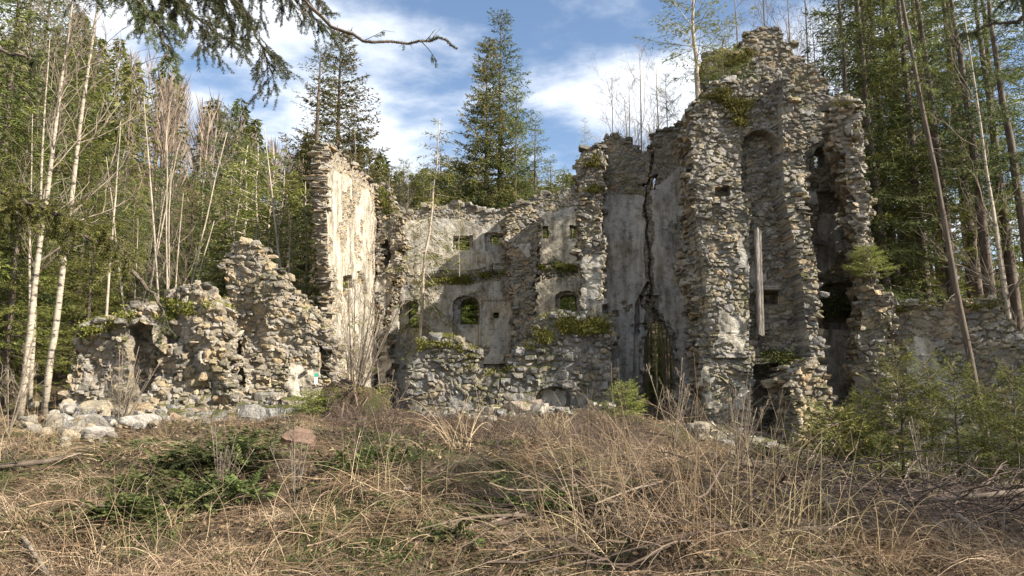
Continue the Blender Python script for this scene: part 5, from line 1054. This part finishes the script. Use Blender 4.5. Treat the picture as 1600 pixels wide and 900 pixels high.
# ------------------------------------------------------------------ overhanging boughs of the tree beside the camera
def bough(root, name, line, dens, L0, seed, needles=1.0, r0=.02, hang=.5, tone=(.1, .7), bare_=0.0, sub=1, mat='needle_dark'):
    rg = np.random.default_rng(seed); P = np.array([at(*p) for p in line]) - np.array(root.location); t = np.linspace(0, 1, len(P)); m_ = 24; tt = np.linspace(0, 1, m_); P = np.stack([np.interp(tt, t, P[:, i]) for i in range(3)], -1); P[1:-1] += rg.normal(0, .012, (m_ - 2, 3))
    mb = MB(); tube(mb, P, np.linspace(r0, r0 * .25, m_), 6, .3, 1, cap=False); cum = np.concatenate([[0], np.cumsum(np.linalg.norm(np.diff(P, axis=0), axis=1))]); Lt = cum[-1]; NP = []; ND = []; NT = []
    def needle_twig(pts, tn):
        seg = np.linalg.norm(np.diff(pts, axis=0), axis=1).sum(); k = int(seg * 700 * needles) + 1; s = rg.random(k) * (len(pts) - 1); i = s.astype(int).clip(0, len(pts) - 2); f = (s - i)[:, None]; q = pts[i] * (1 - f) + pts[i + 1] * f; T = pts[i + 1] - pts[i]; T /= np.linalg.norm(T, axis=1, keepdims=True) + 1e-9
        d = rg.normal(0, 1, (k, 3)); d -= (d * T).sum(1, keepdims=True) * T; d /= np.linalg.norm(d, axis=1, keepdims=True); d = d + T * .8; d /= np.linalg.norm(d, axis=1, keepdims=True); NP.append(q); ND.append(d); NT.append(np.full(k, tn))
    def side(p, d, L, r, lev):
        pts = [p]; n = 7
        for i in range(n - 1): d = d + rg.normal(0, .09, 3) - [0, 0, hang * .12]; d /= np.linalg.norm(d); pts.append(pts[-1] + d * L / (n - 1))
        pts = np.array(pts); tube(mb, pts, np.linspace(r, r * .3, n), 3, .3, 1, cap=False)
        if rg.random() > bare_: needle_twig(pts[1:], rg.uniform(*tone))
        if lev < sub:
            for j in range(int(L / .055)):
                k = rg.integers(1, n); rd = rg.normal(0, 1, 3); sd = np.cross(d, rd); sd /= np.linalg.norm(sd); side(pts[k], d * .8 + sd * .6 - [0, 0, .1], L * rg.uniform(.2, .5), r * .6, lev + 1)
    for j in range(int(Lt * dens)):
        s = rg.uniform(.02, 1) * Lt; p = np.array([np.interp(s, cum, P[:, i]) for i in range(3)]); T = np.array([np.interp(min(s + .05, Lt), cum, P[:, i]) - np.interp(max(s - .05, 0), cum, P[:, i]) for i in range(3)]); T /= np.linalg.norm(T) + 1e-9; rd = rg.normal(0, 1, 3); sd = np.cross(T, rd); sd /= np.linalg.norm(sd); side(p, T * .6 + sd * .8 - [0, 0, hang * .6], L0 * rg.uniform(.4, 1.1) * (1.1 - .5 * s / Lt), .005, 0)
    if bare_ < 1: needle_twig(P[m_ // 2:], .4)
    if NP:
        NP = np.concatenate(NP); diamonds(mb, NP, np.concatenate(ND), rg.uniform(.018, .032, len(NP)), .004, rg, np.clip(np.concatenate(NT) + rg.normal(0, .12, len(NP)), 0, 1), 0)
    ob = link(name, mb.mesh(name, [M[mat], M['bark']]), root)
    return ob
nx, ny = -4.7, 5.4; nr = thing('spruce_tree', 'near spruce beside the viewer whose dark boughs hang into the top left', 'tree', (nx, ny, G1(nx, ny)))
mb = MB(); tube(mb, [[0, 0, -.3], [.03, 0, 2], [0, .05, 5], [.02, 0, 8], [0, 0, 11]], [.22, .18, .14, .09, .03], 10, .5); link('trunk', mb.mesh('trunk', [M['bark']], True), nr)
bough(nr, 'bough', [(-200, -260, 5.4), (60, -160, 5.6), (220, -80, 5.9), (320, -40, 6.2), (375, 10, 6.4), (405, 60, 6.5), (420, 100, 6.5)], 48, .6, 501, hang=.8)
bough(nr, 'bough', [(-200, -260, 5.4), (150, -140, 5.8), (330, -60, 6.4), (450, -10, 6.8), (505, 40, 6.9)], 34, .5, 502, hang=.9)
bough(nr, 'bough', [(-200, -200, 5.3), (80, -90, 5.2), (200, -20, 5.3), (250, 40, 5.3), (262, 95, 5.3)], 34, .40, 503, hang=.8, tone=(.3, .9))
bough(nr, 'bough', [(-200, -260, 5.4), (200, -150, 5.6), (420, -50, 5.9), (478, 2, 6.0), (528, 48, 6.1), (572, 62, 6.1), (640, 66, 6.2), (690, 62, 6.2), (714, 76, 6.2)], 8, .42, 504, hang=.15, bare_=.72, r0=.024)
bough(nr, 'bough', [(-200, -260, 5.4), (20, -180, 5.6), (130, -90, 5.8), (230, -30, 5.9), (300, 20, 6.0), (350, 60, 6.0)], 46, .5, 511, hang=.8, tone=(.2, .9))
bough(nr, 'bough', [(-200, -260, 5.4), (230, -190, 5.8), (400, -90, 6.3), (455, -40, 6.5), (500, 0, 6.6)], 44, .45, 512, hang=.9)
bough(nr, 'bough', [(-120, 250, 5.0), (0, 306, 4.6), (80, 330, 4.4), (150, 362, 4.3), (205, 410, 4.2)], 60, .3, 505, hang=.6, tone=(.5, 1), mat='needle')
bough(nr, 'bough', [(-120, 250, 5.0), (60, 330, 4.6), (160, 380, 4.5), (215, 425, 4.45), (250, 480, 4.4), (262, 515, 4.4)], 24, .20, 506, hang=.6)
bough(nr, 'bough', [(-160, 0, 4.8), (-40, 60, 4.6), (40, 90, 4.5), (60, 100, 4.5)], 26, .2, 507, hang=.5, tone=(.3, .8))
fx_, fy_ = 5.9, 5.8; fr = thing('spruce_tree', 'near spruce beyond the right edge with one bare bough reaching in at the top right', 'tree', (fx_, fy_, G1(fx_, fy_)))
mb = MB(); tube(mb, [[0, 0, -.3], [.03, 0, 2], [0, .05, 5], [.02, 0, 8], [0, 0, 10]], [.18, .15, .12, .08, .03], 10, .5); link('trunk', mb.mesh('trunk', [M['bark']], True), fr)
bough(fr, 'bough', [(1960, -60, 5.8), (1680, 10, 6.2), (1600, 28, 6.4), (1552, 40, 6.5), (1500, 56, 6.5)], 9, .35, 508, hang=.3, bare_=.5, r0=.022)
bough(fr, 'bough', [(1960, -160, 5.8), (1700, -50, 6.2), (1600, -10, 6.4), (1560, 5, 6.5)], 18, .35, 509, hang=.6)
